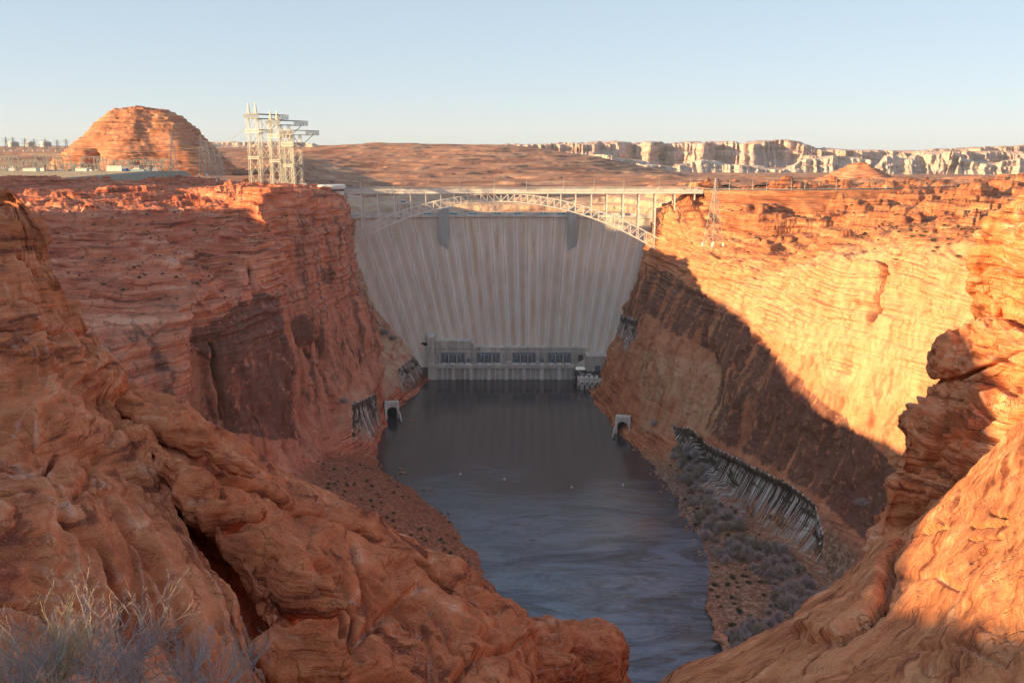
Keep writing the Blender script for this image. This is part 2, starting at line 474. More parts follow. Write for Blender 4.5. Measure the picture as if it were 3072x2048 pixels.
# ------------------------------------------------------------------ river water
def water_mat(name, deep, b1=1.0):
    m, nt, b = mat(name); T = NT(nt)
    geo = T.n('ShaderNodeNewGeometry'); P = geo.outputs['Position']
    b.inputs['Specular IOR Level'].default_value = 0.75
    b.inputs['IOR'].default_value = 1.5
    sx = T.n('ShaderNodeSeparateXYZ'); T.l(P, sx.inputs[0])
    near = T.rng(T.math('ADD', sx.outputs[1], T.math('MULTIPLY', T.noise(P, 0.012, 3), 260)), 820, 600)    # riffle water near the bend
    swirl = T.noise(T.mapping(P, (0.012, 0.03, 0.02), (0, 0, 0.35)), 1, 5, 0.62, 1.2)
    riff = T.math('MULTIPLY', near, T.rng(swirl, 0.44, 0.62, 0.25, 1.0))
    sw2 = T.noise(T.mapping(P, (0.018, 0.05, 0.02), (0, 0, 0.6)), 1, 9, 0.72, 1.4)
    rc = T.mix(T.rng(sw2, 0.42, 0.56), (0.035, 0.046, 0.066), (0.12, 0.17, 0.245))  # turbid swirls plus the blue sky sheen painted into the base colour
    T.l(T.mix(T.math('MULTIPLY', near, 0.85), deep, rc), b.inputs['Base Color'])
    n1 = T.noise(T.mapping(P, (0.4, 1.0, 1), (0, 0, 0.3)), 1, 4, 0.6, 0.6)
    n2 = T.noise(T.mapping(P, (0.05, 0.16, 1), (0, 0, 0.25)), 1, 4, 0.6, 1.0)
    h = T.math('ADD', T.math('MULTIPLY', n1, 0.9), T.math('MULTIPLY', n2, 1.6))
    h = T.math('MULTIPLY', h, T.math('ADD', 0.05, T.math('MULTIPLY', riff, 0.9)))
    T.l(T.bump(h, 0.8 * b1, 1.0), b.inputs['Normal'])
    T.l(T.math('ADD', 0.10, T.math('MULTIPLY', riff, 0.16)), b.inputs['Roughness'])
    return m
M_water = water_mat('river_water', (0.052, 0.044, 0.050))
wb = MB(); wb.quad([(-200, 150, 0), (420, 150, 0), (420, 1010, 0), (-200, 1010, 0)])
o = wb.build('river', M_water, kind='structure')
lk = MB(); lk.quad([(-700, 1036, 150), (900, 1036, 150), (900, 1700, 150), (-700, 1700, 150)])
lk.build('lake', simple('lake_water', (0.04, 0.07, 0.09), 0.12, var=0.1), kind='structure')
bed = MB(); bed.quad([(-400, 100, -6), (600, 100, -6), (600, 1030, -6), (-400, 1030, -6)])
bed.build('riverbed', simple('riverbed_mud', (0.08, 0.055, 0.04)), kind='structure')

# ------------------------------------------------------------------ canyon walls
def net_from(stations):
    """stations: list of (Y, profile[(px,py[,Y])...]) -> rows x cols net"""
    cols = []
    for Y, prof in stations:
        cols.append([A(p[0], p[1], p[2] if len(p) > 2 else Y) for p in prof])
    return [[cols[c][r] for c in range(len(cols))] for r in range(len(cols[0]))]

def terrace(z, h, P, sharp=0.75):
    q = (z + 5.0 * fbm(P, 0.012, 2, 3.1) + 1.2 * fbm(P, 0.06, 2, 8.0)) / h
    f = q - np.floor(q)
    s = smooth(0.5 - 0.5 * (1 - sharp), 0.5 + 0.5 * (1 - sharp), f)
    return (s - f) * h

def wall_disp(G, rp, r_wall, r_plat, amp=1.0, seed=0, plamp=4.0):
    """displace: r_wall..r_plat rows are cliff; above is plateau; below is talus"""
    N = gnorm(G)
    wall = smooth(r_wall - 0.5, r_wall + 0.3, rp) * (1 - smooth(r_plat - 0.3, r_plat + 0.9, rp))
    plat = smooth(r_plat - 0.4, r_plat + 0.8, rp)
    tal = 1 - smooth(r_wall - 0.6, r_wall + 0.1, rp)
    D = G.copy()
    nb = fbm(G, (0.014, 0.014, 0.004), 3, seed + 1)
    ns = fbm(G, (0.05, 0.05, 0.012), 4, seed + 2)
    rg = fbm(G, (0.035, 0.035, 0.007), 3, seed + 3, ridged=True)
    crack = smooth(1.15, 1.5, rg)
    flake = fbm(G, (0.09, 0.09, 0.05), 3, seed + 4)
    fl = np.floor(flake * 3.0) / 3.0
    rg2 = smooth(1.2, 1.55, fbm(G, (0.09, 0.09, 0.016), 3, seed + 23, ridged=True))
    wd = 7 * nb + 3.0 * ns - 4.0 * crack - 1.6 * rg2 + 1.8 * fl + 0.35 * fbm(G, 0.35, 3, seed + 5)
    lay = fbm(G, (0.01, 0.01, 0.16), 4, seed + 6, 0.6)
    upw = smooth(r_plat - 3.0, r_plat - 1.4, rp + 0.7 * fbm(G, 0.02, 2, seed + 33))
    blk = np.floor(fbm(G, (0.03, 0.03, 0.02), 2, seed + 34) * 4) / 4
    wd = wd * (1 - 0.5 * upw) + 4.5 * blk + (0.2 + 2.0 * upw) * lay + upw * 1.2 * np.clip(3 * perlin(G[..., 2] * .33 + 2 * fbm(G, .012, 2, seed), G[..., 1] * .02, G[..., 0] * .02), -1, 1)
    D += N * (wd * wall * amp)[..., None]
    # plateau: rolling slickrock with ledges
    mound = fbm(G, (0.024, 0.017, 0.0), 3, seed + 27)
    pz = 4.0 * fbm(G, (0.016, 0.016, 0.03), 3, seed + 7) + plamp * np.maximum(mound, -0.15) * smooth(r_plat, r_plat + 1.2, rp) + 2.0 * (fbm(G, (0.05, 0.05, 0.05), 3, seed + 9, ridged=True) - 1.1) * 0.6
    pz = pz + terrace(G[..., 2] + pz, 5.5, G, 0.8) * 0.8 + terrace(G[..., 2] + pz, 1.9, G + 40, 0.75) * 0.7 + 0.35 * fbm(G, 0.3, 3, seed + 11)
    edge = smooth(r_plat - 0.2, r_plat + 1.2, rp)
    D[..., 2] += pz * edge * amp
    D[..., 2] += tal * smooth(0.2, 1.6, rp) * (2.0 * fbm(G, 0.05, 3, seed + 14) + 0.9 * fbm(G, 0.12, 4, seed + 12) + 0.8 * np.maximum(0, fbm(G, 0.4, 2, seed + 13)))
    sgn = np.sign(N[..., 0].mean()); D[..., 0] += sgn * tal * (2.6 * fbm(G * np.array([0.3, 1, 0.3]), 0.05, 4, seed + 15) + 1.0 * fbm(G, 0.25, 2, seed + 16)) * smooth(2.6, 1.4, rp)
    D[..., 2] = np.where(rp > 1.05, np.maximum(D[..., 2], 0.1 + 1.9 * np.clip(rp - 1.05, 0, 1.3)), D[..., 2])
    return D, wall, plat, tal

R_ST = [
 (1080, [(595,380),(597,376),(605,365),(612,350),(620,330),(632,300),(640,270),(645,245),(650,228),(657,213),(668,205),(685,198),(705,189,1100),(720,184,1300)]),
 (1000, [(586,388),(588,384),(597,373),(603,358),(611,340),(622,318),(634,285),(643,255),(650,232),(657,213),(668,204),(685,196),(703,188.5,1010),(715,184.5,1250)]),
 (915, [(586,403),(590,399.5),(597,392),(606,380),(614,364),(624,345),(636,318),(646,285),(655,254),(668,208),(680,199,930),(690,194,950),(704,189,980),(716,185,1200)]),
 (860, [(596,416),(600,413),(607,405),(616,392),(625,376),(635,352),(646,324),(660,290),(670,262),(682,235),(692,222,875),(702,210,900),(722,189.5,985),(732,185,1200)]),
 (800, [(612,431),(615,428),(622,420),(632,405),(640,388),(650,362),(662,330),(676,296),(690,268),(702,250),(714,240,815),(726,222,860),(745,190,985),(752,186,1200)]),
 (740, [(634,454),(638,450),(648,443),(660,432),(669,414),(680,382),(692,350),(706,314),(720,284),(735,264),(752,250,755),(768,226,820),(785,190,980),(792,186,1200)]),
 (700, [(648,470),(652,466),(664,458),(680,448),(692,430),(702,402),(715,365),(730,328),(745,300),(762,274),(782,258,710),(800,230,790),(820,190,975),(825,186,1200)]),
 (650, [(665,494),(669,490),(684,482),(702,474),(715,448),(728,418),(742,382),(757,345),(776,306),(800,266),(822,250,665),(842,226,760),(864,190,960),(870,185,1200)]),
 (600, [(680,518),(684,514),(705,506),(728,502),(745,468),(756,435),(772,398),(790,355),(812,310),(838,262),(862,244,620),(881,221,740),(905,189,950),(912,184,1200)]),
 (540, [(700,556),(705,552),(740,548),(775,542),(808,498),(828,468),(848,430),(868,380),(888,325),(915,256),(935,236,560),(951,215,700),(975,187,920),(985,183,1200)]),
 (500, [(706,585),(710,580),(760,585),(822,580),(858,545),(878,515),(893,475),(912,420),(935,350),(963,255),(985,233,520),(1003,212,660),(1035,186,880),(1050,182,1200)]),
 (450, [(712,625),(716,620),(780,625),(850,610),(890,580),(915,545),(940,500),(965,430),(995,350),(1030,260),(1050,240,470),(1075,215,600),(1110,187,850),(1130,183,1200)]),
 (390, [(730,690),(735,685),(810,680),(900,660),(950,620),(985,570),(1010,520),(1040,440),(1080,350),(1120,260),(1150,235,410),(1180,210,560),(1250,185,850),(1280,182,1200)]),
 (300, [(720,820),(730,810),(850,780),(960,740),(1050,690),(1080,620),(1110,550),(1150,450),(1200,350),(1260,250),(1300,225,330),(1350,205,500),(1450,185,850),(1500,182,1200)]),
]
L_ST = [
 (1080, [(445,380),(440,376),(425,362),(412,350),(400,340),(385,322),(372,300),(362,275),(354,250),(348,222),(344,212),(338,200),(330,190),(322,187,1300)]),
 (1000, [(438,386),(434,382),(428,372),(420,358),(408,345),(394,330),(379,312),(365,288),(354,255),(348,218),(345,200,995),(338,191,1000),(325,188,1020),(310,184,1250)]),
 (930, [(424,402),(420,399),(412,390),(404,378),(394,362),(382,345),(371,325),(361,300),(353,265),(348,225),(344.5,200,925),(335,191,930),(315,188.5,950),(300,185,1200)]),
 (850, [(398,418),(394,415),(389,405),(384,392),(377,375),(371,355),(365,330),(356,300),(348,262),(343,225),(340,197,850),(325,191,860),(300,188.5,900),(285,185,1150)]),
 (780, [(384,438),(381,435),(379,425),(376,410),(372,393),(365,370),(358,340),(351,305),(345,265),(339,225),(331,196,785),(310,191,800),(280,188,850),(262,184,1100)]),
 (710, [(382,468),(377,463),(365,458),(352,452),(342,438),(335,405),(328,365),(321,320),(313,275),(306,225),(298,196,715),(285,191,730),(262,188.5,790),(235,182,1050)]),
 (672, [(398,482),(394,479),(374,470),(350,461),(320,452),(300,420),(294,368),(289,320),(282,272),(274,226),(270,200,675),(268,192,690),(250,189,760),(215,181,1010)]),
 (648, [(416,491),(410,488),(385,478),(350,466),(316,457),(286,425),(279,370),(273,322),(267,275),(262,235),(259,206,652),(254,196,680),(240,190,750),(205,180,1000)]),
 (618, [(438,511),(432,508),(400,494),(350,474),(306,462),(297,425),(292,380),(288,335),(282,292),(277,258),(269,228,622),(258,210,650),(230,196,740),(185,178,980)]),
 (590, [(457,525),(451,522),(400,502),(345,482),(300,465),(287,425),(281,380),(276,340),(270,302),(265,272),(257,246,600),(242,218,650),(215,202,740),(170,178,950)]),
 (540, [(476,553),(470,550),(400,525),(330,495),(285,470),(272,440),(260,400),(252,360),(243,325),(236,302),(226,285,560),(210,250,610),(185,216,700),(150,178,930)]),
 (514, [(490,573),(484,570),(400,543),(326,508),(264,482),(206,450),(198,410),(200,365),(202,325),(205,298),(200,280,530),(185,250,590),(158,213,690),(125,178,915)]),
 (503, [(497,584),(490,580),(400,552),(322,514),(248,486),(182,448),(175,408),(180,362),(184,322),(187,293),(184,279,518),(172,248,580),(148,213,685),(112,178,908)]),
 (490, [(505,595),(498,590),(400,560),(320,520),(240,490),(180,452),(184,408),(189,362),(194,322),(197,290),(186,276,505),(162,245,570),(135,212,680),(100,178,900)]),
 (462, [(520,620),(512,615),(400,590),(310,550),(235,510),(185,480),(182,440),(178,400),(172,360),(162,325),(150,292,490),(130,255,560),(100,214,670),(60,178,890)]),
 (430, [(540,650),(530,645),(400,620),(300,580),(220,540),(160,490),(145,440),(132,405),(115,375),(98,345),(88,310,470),(75,265,545),(50,217,660),(20,178,880)]),
 (380, [(600,720),(590,710),(380,680),(250,640),(150,600),(90,540),(60,480),(40,430),(20,395),(0,360),(-10,320,430),(-25,270,520),(-60,222,640),(-90,178,870)]),
 (320, [(620,810),(600,800),(350,760),(150,720),(20,680),(-60,600),(-100,520),(-130,460),(-150,410),(-170,370),(-180,320,380),(-200,270,480),(-260,220,620),(-320,178,860)]),
]
def seg_samples(net, axis, dens):
    """samples per segment from projected size"""
    N = np.array(net); px, py = proj(N)
    d = np.hypot(np.diff(px, axis=axis), np.diff(py, axis=axis))
    m = np.percentile(d, 70, axis=1 - axis)
    return [int(max(4, min(140, round(x * dens)))) for x in m]

def stain_arr(G):
    return np.zeros(G.shape[:2] + (4,))

netR = net_from(R_ST)
GR, rpR, cp = loft(netR, seg_samples(netR, 0, 1.25), seg_samples(netR, 1, 1.15))
px0, py0 = proj(GR)
rp = rpR
DR, wallR, platR, talR = wall_disp(GR, rp, 4.2, 9.4, 1.0, 1, 13.0)
NR = gnorm(GR)
# smooth massive panel low on the wall, overhang above the seep band
band = inpoly(px0, py0, [(672,424),(690,430),(708,446),(745,464),(790,486),(814,505),(822,535),(815,570),(806,585),(800,552),(768,532),(735,508),(705,470),(690,448)])
bandb = blur(band, 3)
DR -= NR * (6.0 * blur(inpoly(px0, py0, [(690,434),(708,450),(745,468),(790,490),(812,508),(815,545),(800,552),(768,532),(735,508),(705,470)]), 4))[..., None]
# tall dark cleft in the lit face and alcove in the shaded wall
DR -= NR * groove(GR, [(881,258),(879,275),(874,292),(869,318)], 2.6, 16.0, wob=1.5)[..., None]
DR -= NR * groove(GR, [(700,345),(706,352),(712,365)], 6, 8.0, wob=1.5)[..., None]
DR -= NR * groove(GR, [(641,345),(638,372),(645,360),(660,335),(672,300)], 1.6, 3.0, wob=1.5)[..., None]
DR -= NR * groove(GR, [(684,468),(692,450),(700,438)], 2.0, 3.0, wob=1.5)[..., None]
DR -= NR * groove(GR, [(672,206),(664,235),(656,262)], 2.5, 7.0, wob=1.5)[..., None]
st = stain_arr(GR)
var = np.clip(blur(inpoly(px0, py0, [(655,265),(700,290),(745,325),(800,380),(870,440),(905,490),(900,530),(868,540),(820,500),(760,462),(700,430),(722,370),(690,340),(665,330),(640,300)]), 10), 0, 1)
var2 = blur(inpoly(px0, py0, [(820,395),(905,485),(905,535),(870,545),(818,498)]), 6)
var3 = blur(inpoly(px0, py0, [(620,305),(650,265),(660,290),(648,320),(636,335)]), 4)
st[..., 0] = np.clip(0.74 * var * wallR + 0.5 * var2 + 0.5 * var3 + 0.1 * wallR, 0, 1)
def grad_band(PX, PY, poly, top, hgt):
    m_ = blur(inpoly(PX, PY, poly), 1)
    return m_ * np.clip(1 - (PY - np.interp(PX, [t[0] for t in top], [t[1] for t in top])) / hgt, 0.05, 1)
st[..., 1] = np.clip(grad_band(px0, py0, [(672,424),(690,428),(708,444),(745,462),(790,484),(814,503),(824,535),(822,590),(800,565),(768,545),(735,525),(705,490),(680,455)], [(672,426),(690,430),(708,446),(745,464),(790,486),(814,505),(822,530)], 80) + grad_band(px0, py0, [(617,314),(642,320),(640,340),(625,352),(612,372),(604,362),(618,338)], [(617,316),(642,324)], 40), 0, 1)
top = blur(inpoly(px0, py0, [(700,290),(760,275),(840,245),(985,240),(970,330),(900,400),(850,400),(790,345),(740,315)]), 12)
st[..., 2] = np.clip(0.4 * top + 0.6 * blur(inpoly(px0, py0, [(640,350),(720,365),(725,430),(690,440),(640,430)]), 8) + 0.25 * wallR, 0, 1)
st[..., 3] = talR * smooth(0.6, 1.0, rp) * smooth(440, 475, py0) * (1 - np.clip(st[..., 1] * 1.5, 0, 1))
st2 = stain_arr(GR); st2[..., 0] = np.clip(wallR * (1 - smooth(6.6, 8.2, rpR + 0.8 * fbm(GR, 0.02, 3, 401))) + blur(inpoly(px0, py0, [(850,330),(930,360),(930,420),(905,490),(860,440),(820,390)]), 8), 0, 1)
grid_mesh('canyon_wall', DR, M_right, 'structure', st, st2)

netL = net_from(L_ST)
GL, rp, cp = loft(netL, seg_samples(netL, 0, 1.25), seg_samples(netL, 1, 1.25))
px1, py1 = proj(GL)
DL, wallL, platL, talL = wall_disp(GL, rp, 4.0, 9.3, 1.0, 5)
NL = gnorm(GL)
def step_edge(line, width, amp, sharp=0.8):
    ys_ = [p[1] for p in line]; xl = np.interp(py1, ys_, [p[0] for p in line]) + 1.2 * fbm(GL, 0.05, 2, 310)
    s = px1 - xl
    prof = np.clip(0.5 - s / sharp, 0, 1) * smooth(-width, 0, s)
    return amp * prof * smooth(ys_[0] - 4, ys_[0] + 10, py1) * (1 - smooth(ys_[-1] - 4, ys_[-1] + 6, py1)) * wallish
wallish = smooth(3.0, 4.2, rp) * (1 - smooth(9.6, 10.6, rp))
DL += NL * (step_edge([(300,232),(303,265),(306,300),(312,340)], 14, 5) + step_edge([(213,345),(217,385),(226,420)], 14, 6) + step_edge([(345,200),(350,250),(360,300),(372,350),(376,390)], 16, 5))[..., None]
for pts, w, d in [([(286,373),(298,430)], 1.5, 7), ([(213,345),(217,385),(226,420)], 2.0, 11),
                  ([(301,239),(304,265),(305,292)], 1.3, 6), ([(313,325),(320,338),(327,351),(332,368)], 2.4, 9),
                  ([(306,350),(313,360)], 1.8, 6), ([(320,365),(327,384)], 1.4, 5), ([(354,283),(364,302),(374,320)], 1.6, 6), ([(348,205),(352,250),(358,290)], 1.4, 4),
                  ([(248,264),(252,280),(258,294)], 1.6, 7), ([(330,395),(338,425)], 1.4, 4), ([(340,300),(346,335)], 1.2, 4), ([(205,300),(215,296),(232,306)], 1.5, 6)]:
    DL -= NL * groove(GL, pts, w, d, wob=1.6)[..., None]
st = stain_arr(GL)
v1 = blur(inpoly(px1, py1, [(192,334),(224,316),(258,294),(279,299),(283,334),(289,394),(298,440),(232,432),(222,368),(193,350)]), 6)
v2 = blur(inpoly(px1, py1, [(288,320),(304,314),(311,334),(301,347),(292,342)]), 5)
v3 = blur(inpoly(px1, py1, [(324,268),(338,272),(334,284),(325,280)]), 4)
v4 = blur(inpoly(px1, py1, [(404,370),(425,350),(434,378),(422,395),(400,388)]), 3)
st[..., 0] = np.clip(0.85 * v1 + 0.6 * v2 + 0.55 * v3 + 0.8 * v4 + (0.36 + 0.16 * smooth(290, 300, px1)) * wallL * smooth(4.3, 5.5, rp), 0, 1)
b1 = grad_band(px1, py1, [(350,404),(376,393),(382,430),(374,452),(352,440)], [(350,408),(378,396)], 50)
b2 = grad_band(px1, py1, [(398,370),(424,346),(436,382),(418,398),(402,396)], [(398,372),(424,350),(436,376)], 36)
st[..., 1] = np.clip(b1 + b2 * 0.8, 0, 1)
st[..., 2] = np.clip(0.95 * blur(inpoly(px1, py1, [(348,200),(362,280),(385,315),(412,345),(425,360),(400,385),(385,400),(375,340),(352,280)]), 5) + 0.3 * wallL + 0.35 * blur(inpoly(px1, py1, [(335,395),(372,385),(375,440),(340,430)]), 6), 0, 1)
st[..., 3] = talL * smooth(0.6, 1.0, rp) * smooth(440, 470, py1)
st2 = stain_arr(GL); st2[..., 0] = np.clip(wallL * (1 - smooth(7.0, 8.6, rp - 1.2 * smooth(285, 300, px1) + 0.8 * fbm(GL, 0.02, 3, 402))) * smooth(186, 196, px1), 0, 1)
grid_mesh('canyon_wall', DL, M_left, 'structure', st, st2)
print('walls', DR.shape, DL.shape)

# ------------------------------------------------------------------ land beyond the dam
FX = [-330, -200, -80, 20, 100, 180, 240, 290, 330, 365, 400, 450, 500, 545, 590, 640, 690, 740, 800, 870, 940, 1024, 1150, 1300]
def far_col(x):
    rows = []
    Ys = [1040, 1110, 1200, 1290, 1340, 1480, 1650, 1900, 2250, 2650, 3000, 3350, 3750, 4600, 6500, 12000]
    left = [186, 181, 177, 174, 172, 170, 168, 165, 161, 157, 154, 151.5, 150, 148, 147, 145.8]
    mid = [None, None, None, 214, 201, 197, 191, 185, 177, 168, 158, 148, 143.5, 147, 147, 145.8]
    right = [189, 186, 184.5, 183, 182, 181, 180, 179, 178, 177.5, 177, 176, 175, 170, 160, 150]
    wl = 1 - smooth(290, 355, np.array(x)); wr = smooth(600, 700, np.array(x)); wm = 1 - wl - wr
    ridge = np.interp(x, [300, 340, 400, 480, 520, 560, 620, 700, 760], [146, 143.2, 144, 143.2, 146, 151, 160, 171, 177])
    for i, Y in enumerate(Ys):
        zl = A(512, left[i], Y)[2]; zr = A(512, right[i], Y)[2]
        if mid[i] is None:
            zm = 110.0
        else:
            pm = mid[i]
            if i >= 9: pm = pm + (ridge - 143.5) * (i - 8) / 4 if i <= 12 else max(pm, min(ridge + 3, 176))
            zm = A(512, pm, Y)[2]
        z = wl * zl + wm * zm + wr * zr
        if i < 3 and 330 <= x <= 352: z = 150 + (212 - 150) * wl
        xx = (x - 512) / F * Y / 1.0
        rows.append((xx * (1.0 + 0.0), Y, z))
    return rows
cols = [far_col(x) for x in FX]
netF = [[cols[c][r] for c in range(len(cols))] for r in range(16)]
GF, rp, cp = loft(netF, [8, 10, 14, 16, 22, 22, 26, 34, 34, 34, 34, 30, 14, 10, 8], [20, 20, 26, 30, 36, 32, 30, 26, 26, 26, 34, 34, 34, 34, 36, 36, 36, 36, 40, 40, 44, 30, 20])
am = smooth(1150, 1800, GF[..., 1])
pz = (5 + 8 * am) * fbm(GF, (0.0045, 0.0045, 0.01), 3, 21) + (3.2 - 2.0 * am) * (fbm(GF, (0.02, 0.02, 0.02), 3, 22, ridged=True) - 1.1)
hh = GF[..., 2] + pz * 0.6
tz = (terrace(hh, 9.0, GF * 0.35, 0.85) * 0.8 + terrace(hh, 3.5, GF * 0.5 + 9, 0.8) * 0.4) * (1 - 0.45 * am)
flat = 1 - 0.93 * smooth(3500, 4200, GF[..., 1]); flat *= 1 - 0.9 * ((GF[..., 0] < -270) & (GF[..., 1] < 1250))
GF[..., 2] += (pz * 0.6 + tz) * np.clip(flat, 0.06, 1)
st = stain_arr(GF)
fx, fy = proj(GF)
st[..., 2] = np.where((GF[..., 1] < 1480) & (GF[..., 2] < 186) & (fx > 340) & (fx < 690), 1.0, 0.0)
st[..., 2] = blur(st[..., 2], 1)
st[..., 0] = 0.35 * blur(inpoly(fx, fy, [(355,152),(520,150),(700,172),(760,188),(340,196),(350,165)]), 5)  # maroon shade of the far slopes painted in through the varnish mask
grid_mesh('desert_plain', GF, M_far, 'structure', st)

def hill(name, cx, cy, rx, ry, prof, mat_, seed, n=(90, 150), amp=1.0, th=4.0, cave=None):
    """closed dome: prof = [(r, z)...] from rim to top"""
    t = np.linspace(0, 1, n[0]); a = np.linspace(-math.pi, math.pi, n[1])
    rr = np.interp(t, [p[0] for p in prof], [p[1] for p in prof]); zz = np.interp(t, [p[0] for p in prof], [p[2] for p in prof])
    wob = 1 + 0.08 * np.sin(3 * a + seed) + 0.05 * np.sin(7 * a + seed * 2)
    G = np.stack([cx + rr[:, None] * rx * np.cos(a) * wob, cy + rr[:, None] * ry * np.sin(a) * wob, zz[:, None] * np.ones_like(a)], -1)
    C0 = np.array([cx, cy, zz[0]])
    Nn = (G - C0); Nn /= np.linalg.norm(Nn, axis=2, keepdims=True) + 1e-6
    fade = smooth(0, 0.08, 1 - rr / rr.max())[:, None] * 0.5 + 0.5
    d = 5 * fbm(G, (0.012, 0.012, 0.02), 4, seed) + 1.3 * fbm(G, (0.01, 0.01, 0.3), 3, seed + 1) + 1.0 * fbm(G, 0.12, 3, seed + 3)
    G = G + Nn * (d * amp * fade * smooth(0, 0.06, rr)[:, None])[..., None]
    G[..., 2] += terrace(G[..., 2], th, G, 0.8) * 0.6 * amp
    if cave:
        for pts, w, dep in cave: G[..., 1] += groove(G, pts, w, dep)
    G[:, -1] = G[:, 0]
    s_ = stain_arr(G); s_[..., 2] = 0.25
    return grid_mesh(name, G, mat_, 'structure', s_)

def dome_prof(pts): return pts
# big dome left of the canyon
c = A(140, 172, 1300); rxd = 88 * 1300 / F
zt = A(140, 107, 1300)[2]; zb = c[2] - 12
hill('hill', c[0], 1330, rxd, 120, [(0, 1.16, zb - 6), (0.2, 0.98, zb + 14), (0.42, 0.80, zb + (zt - zb) * 0.38), (0.6, 0.6, zb + (zt - zb) * 0.62), (0.78, 0.42, zb + (zt - zb) * 0.86), (0.88, 0.27, zb + (zt - zb) * 0.97), (0.96, 0.12, zt), (1, 0, zt + 1)], M_hill, 3, (160, 320), 0.9, 5.0,
     [([(92,166),(94,156)], 6, 16.0)])
# pyramid shaped butte right of the road
c = A(858, 184, 1500); zt = A(858, 163, 1500)[2]
hill('butte', c[0], 1500, 82, 70, [(0, 1.5, c[2] - 8), (0.25, 0.95, c[2] + 2), (0.55, 0.5, c[2] + (zt - c[2]) * 0.55), (0.8, 0.26, c[2] + (zt - c[2]) * 0.85), (0.9, 0.2, zt - 1.5), (0.96, 0.1, zt + 1), (1, 0, zt + 1.5)], M_hill, 5, (70, 170), 0.45, 4.0)
for (bx, by, h_, w_, Y_) in [(905, 182, 8, 60, 1420), (975, 181, 9, 80, 1500), (1008, 180, 12, 45, 1550), (770, 186, 6, 60, 1150), (940, 186, 5, 90, 1150), (1050, 182, 14, 90, 1400)]:
    c = A(bx, by, Y_)
    hill('hill', c[0], Y_, w_, w_ * 0.7, [(0, 1.3, c[2] - 8), (0.4, 0.8, c[2]), (0.7, 0.5, c[2] + h_ * 0.7), (0.9, 0.2, c[2] + h_), (1, 0, c[2] + h_)], M_hill, bx, (40, 90), 0.5, 3.0)

def mesa(name, pts, Y, base, mat_, seed, depth=500, promo=160, dens=1.5, tal=0.45, wallfrac=0.5):
    """cliff line facing the viewer: pts = [(px, py_top)...]"""
    x0, x1 = pts[0][0], pts[-1][0]
    n = int((x1 - x0) * dens)
    xs = np.linspace(x0, x1, n); tops = np.interp(xs, [p[0] for p in pts], [p[1] for p in pts])
    X = (xs - 512) / F * Y
    base_z = A(512, base, Y)[2]
    topz = np.array([A(512, t, Y)[2] for t in tops])
    P1 = np.stack([X, X * 0, X * 0], -1)
    pr = fbm(P1, (1 / 260.0 * (Y / 4000) ** -1,) * 3, 5, seed, 0.6, ridged=True) * promo * 0.6
    rows = []
    prof = [(0, 0.0), (0.35 * tal + 0.05, 0.14), (tal, 0.42), (tal + 0.07, 0.62), (tal + 0.2, 0.70), (tal + 0.26, 0.93), (tal + 0.36, 1.0), (1.2, 1.0), (2.0, 0.9)]
    for (d, hf) in prof:
        yy = Y - pr * (1 if d < 1 else 0.2) + d * depth * 0.4
        rows.append(np.stack([X * (yy / Y), yy, base_z + (topz - base_z) * hf], -1))
    net = np.array(rows)
    m = crmat(len(prof), [10, 10, 16, 8, 14, 8, 8, 6])
    G = np.einsum('ri,ijk->rjk', m, net)
    hh_ = smooth(0, 1.0, (G[..., 2] - base_z) / 60)
    s_ = Y / 4000
    G[..., 1] += (promo * 0.30 * fbm(G, (0.006 / s_, 0.0, 0.003 / s_), 4, seed + 1, 0.6) + promo * 0.10 * fbm(G, (0.004 / s_, 0.0, 0.010 / s_), 3, seed + 7, 0.5) + 12 * s_ * fbm(G, (0.02 / s_, 0.0, 0.006), 4, seed + 2, 0.6, ridged=True)) * hh_
    G[..., 2] += 9 * s_ * fbm(G, (0.012 / s_, 0.004, 0.0), 4, seed + 5) * hh_ * (wallfrac * 2)
    G[..., 2] += terrace(G[..., 2], 22 * s_, G * 0.3, 0.7) * 0.3 * hh_
    s4 = stain_arr(G); s4[..., 2] = 0.3
    return grid_mesh(name, G, mat_, 'structure', s4)

mesa('mesa', [(470,152),(500,144.5),(540,144),(580,143),(640,142.6),(700,142.8),(722,141.8),(740,143.2),(760,141),(778,140.2),(796,144.5),(812,148.5),(860,151),(930,152.5),(1000,152.5),(1200,152)], 5200, 171, M_pink, 31, 900, 330, 1.4)
mesa('mesa', [(880,152),(940,150),(975,147.5),(1024,145.5),(1100,144),(1200,144)], 6400, 165, M_pink, 37, 700, 300, 1.2)
mesa('mesa', [(200,144),(225,142.2),(300,142.6),(330,145),(360,146)], 7500, 150, M_pink, 41, 500, 200, 1.2)
mesa('white_cliff', [(540,170),(560,160),(600,154),(640,163),(670,168),(700,160),(722,164),(760,168),(778,170),(800,160),(830,156),(862,160),(876,165),(885,172)], 4300, 178, M_white, 33, 500, 200, 1.7)
mesa('white_cliff', [(870,170),(880,157),(887,154),(900,160),(910,157),(920,153),(942,151.5),(955,160),(970,163),(985,164),(1000,160),(1010,158),(1024,165),(1060,160),(1150,160)], 3900, 180, M_white, 35, 400, 150, 1.9)

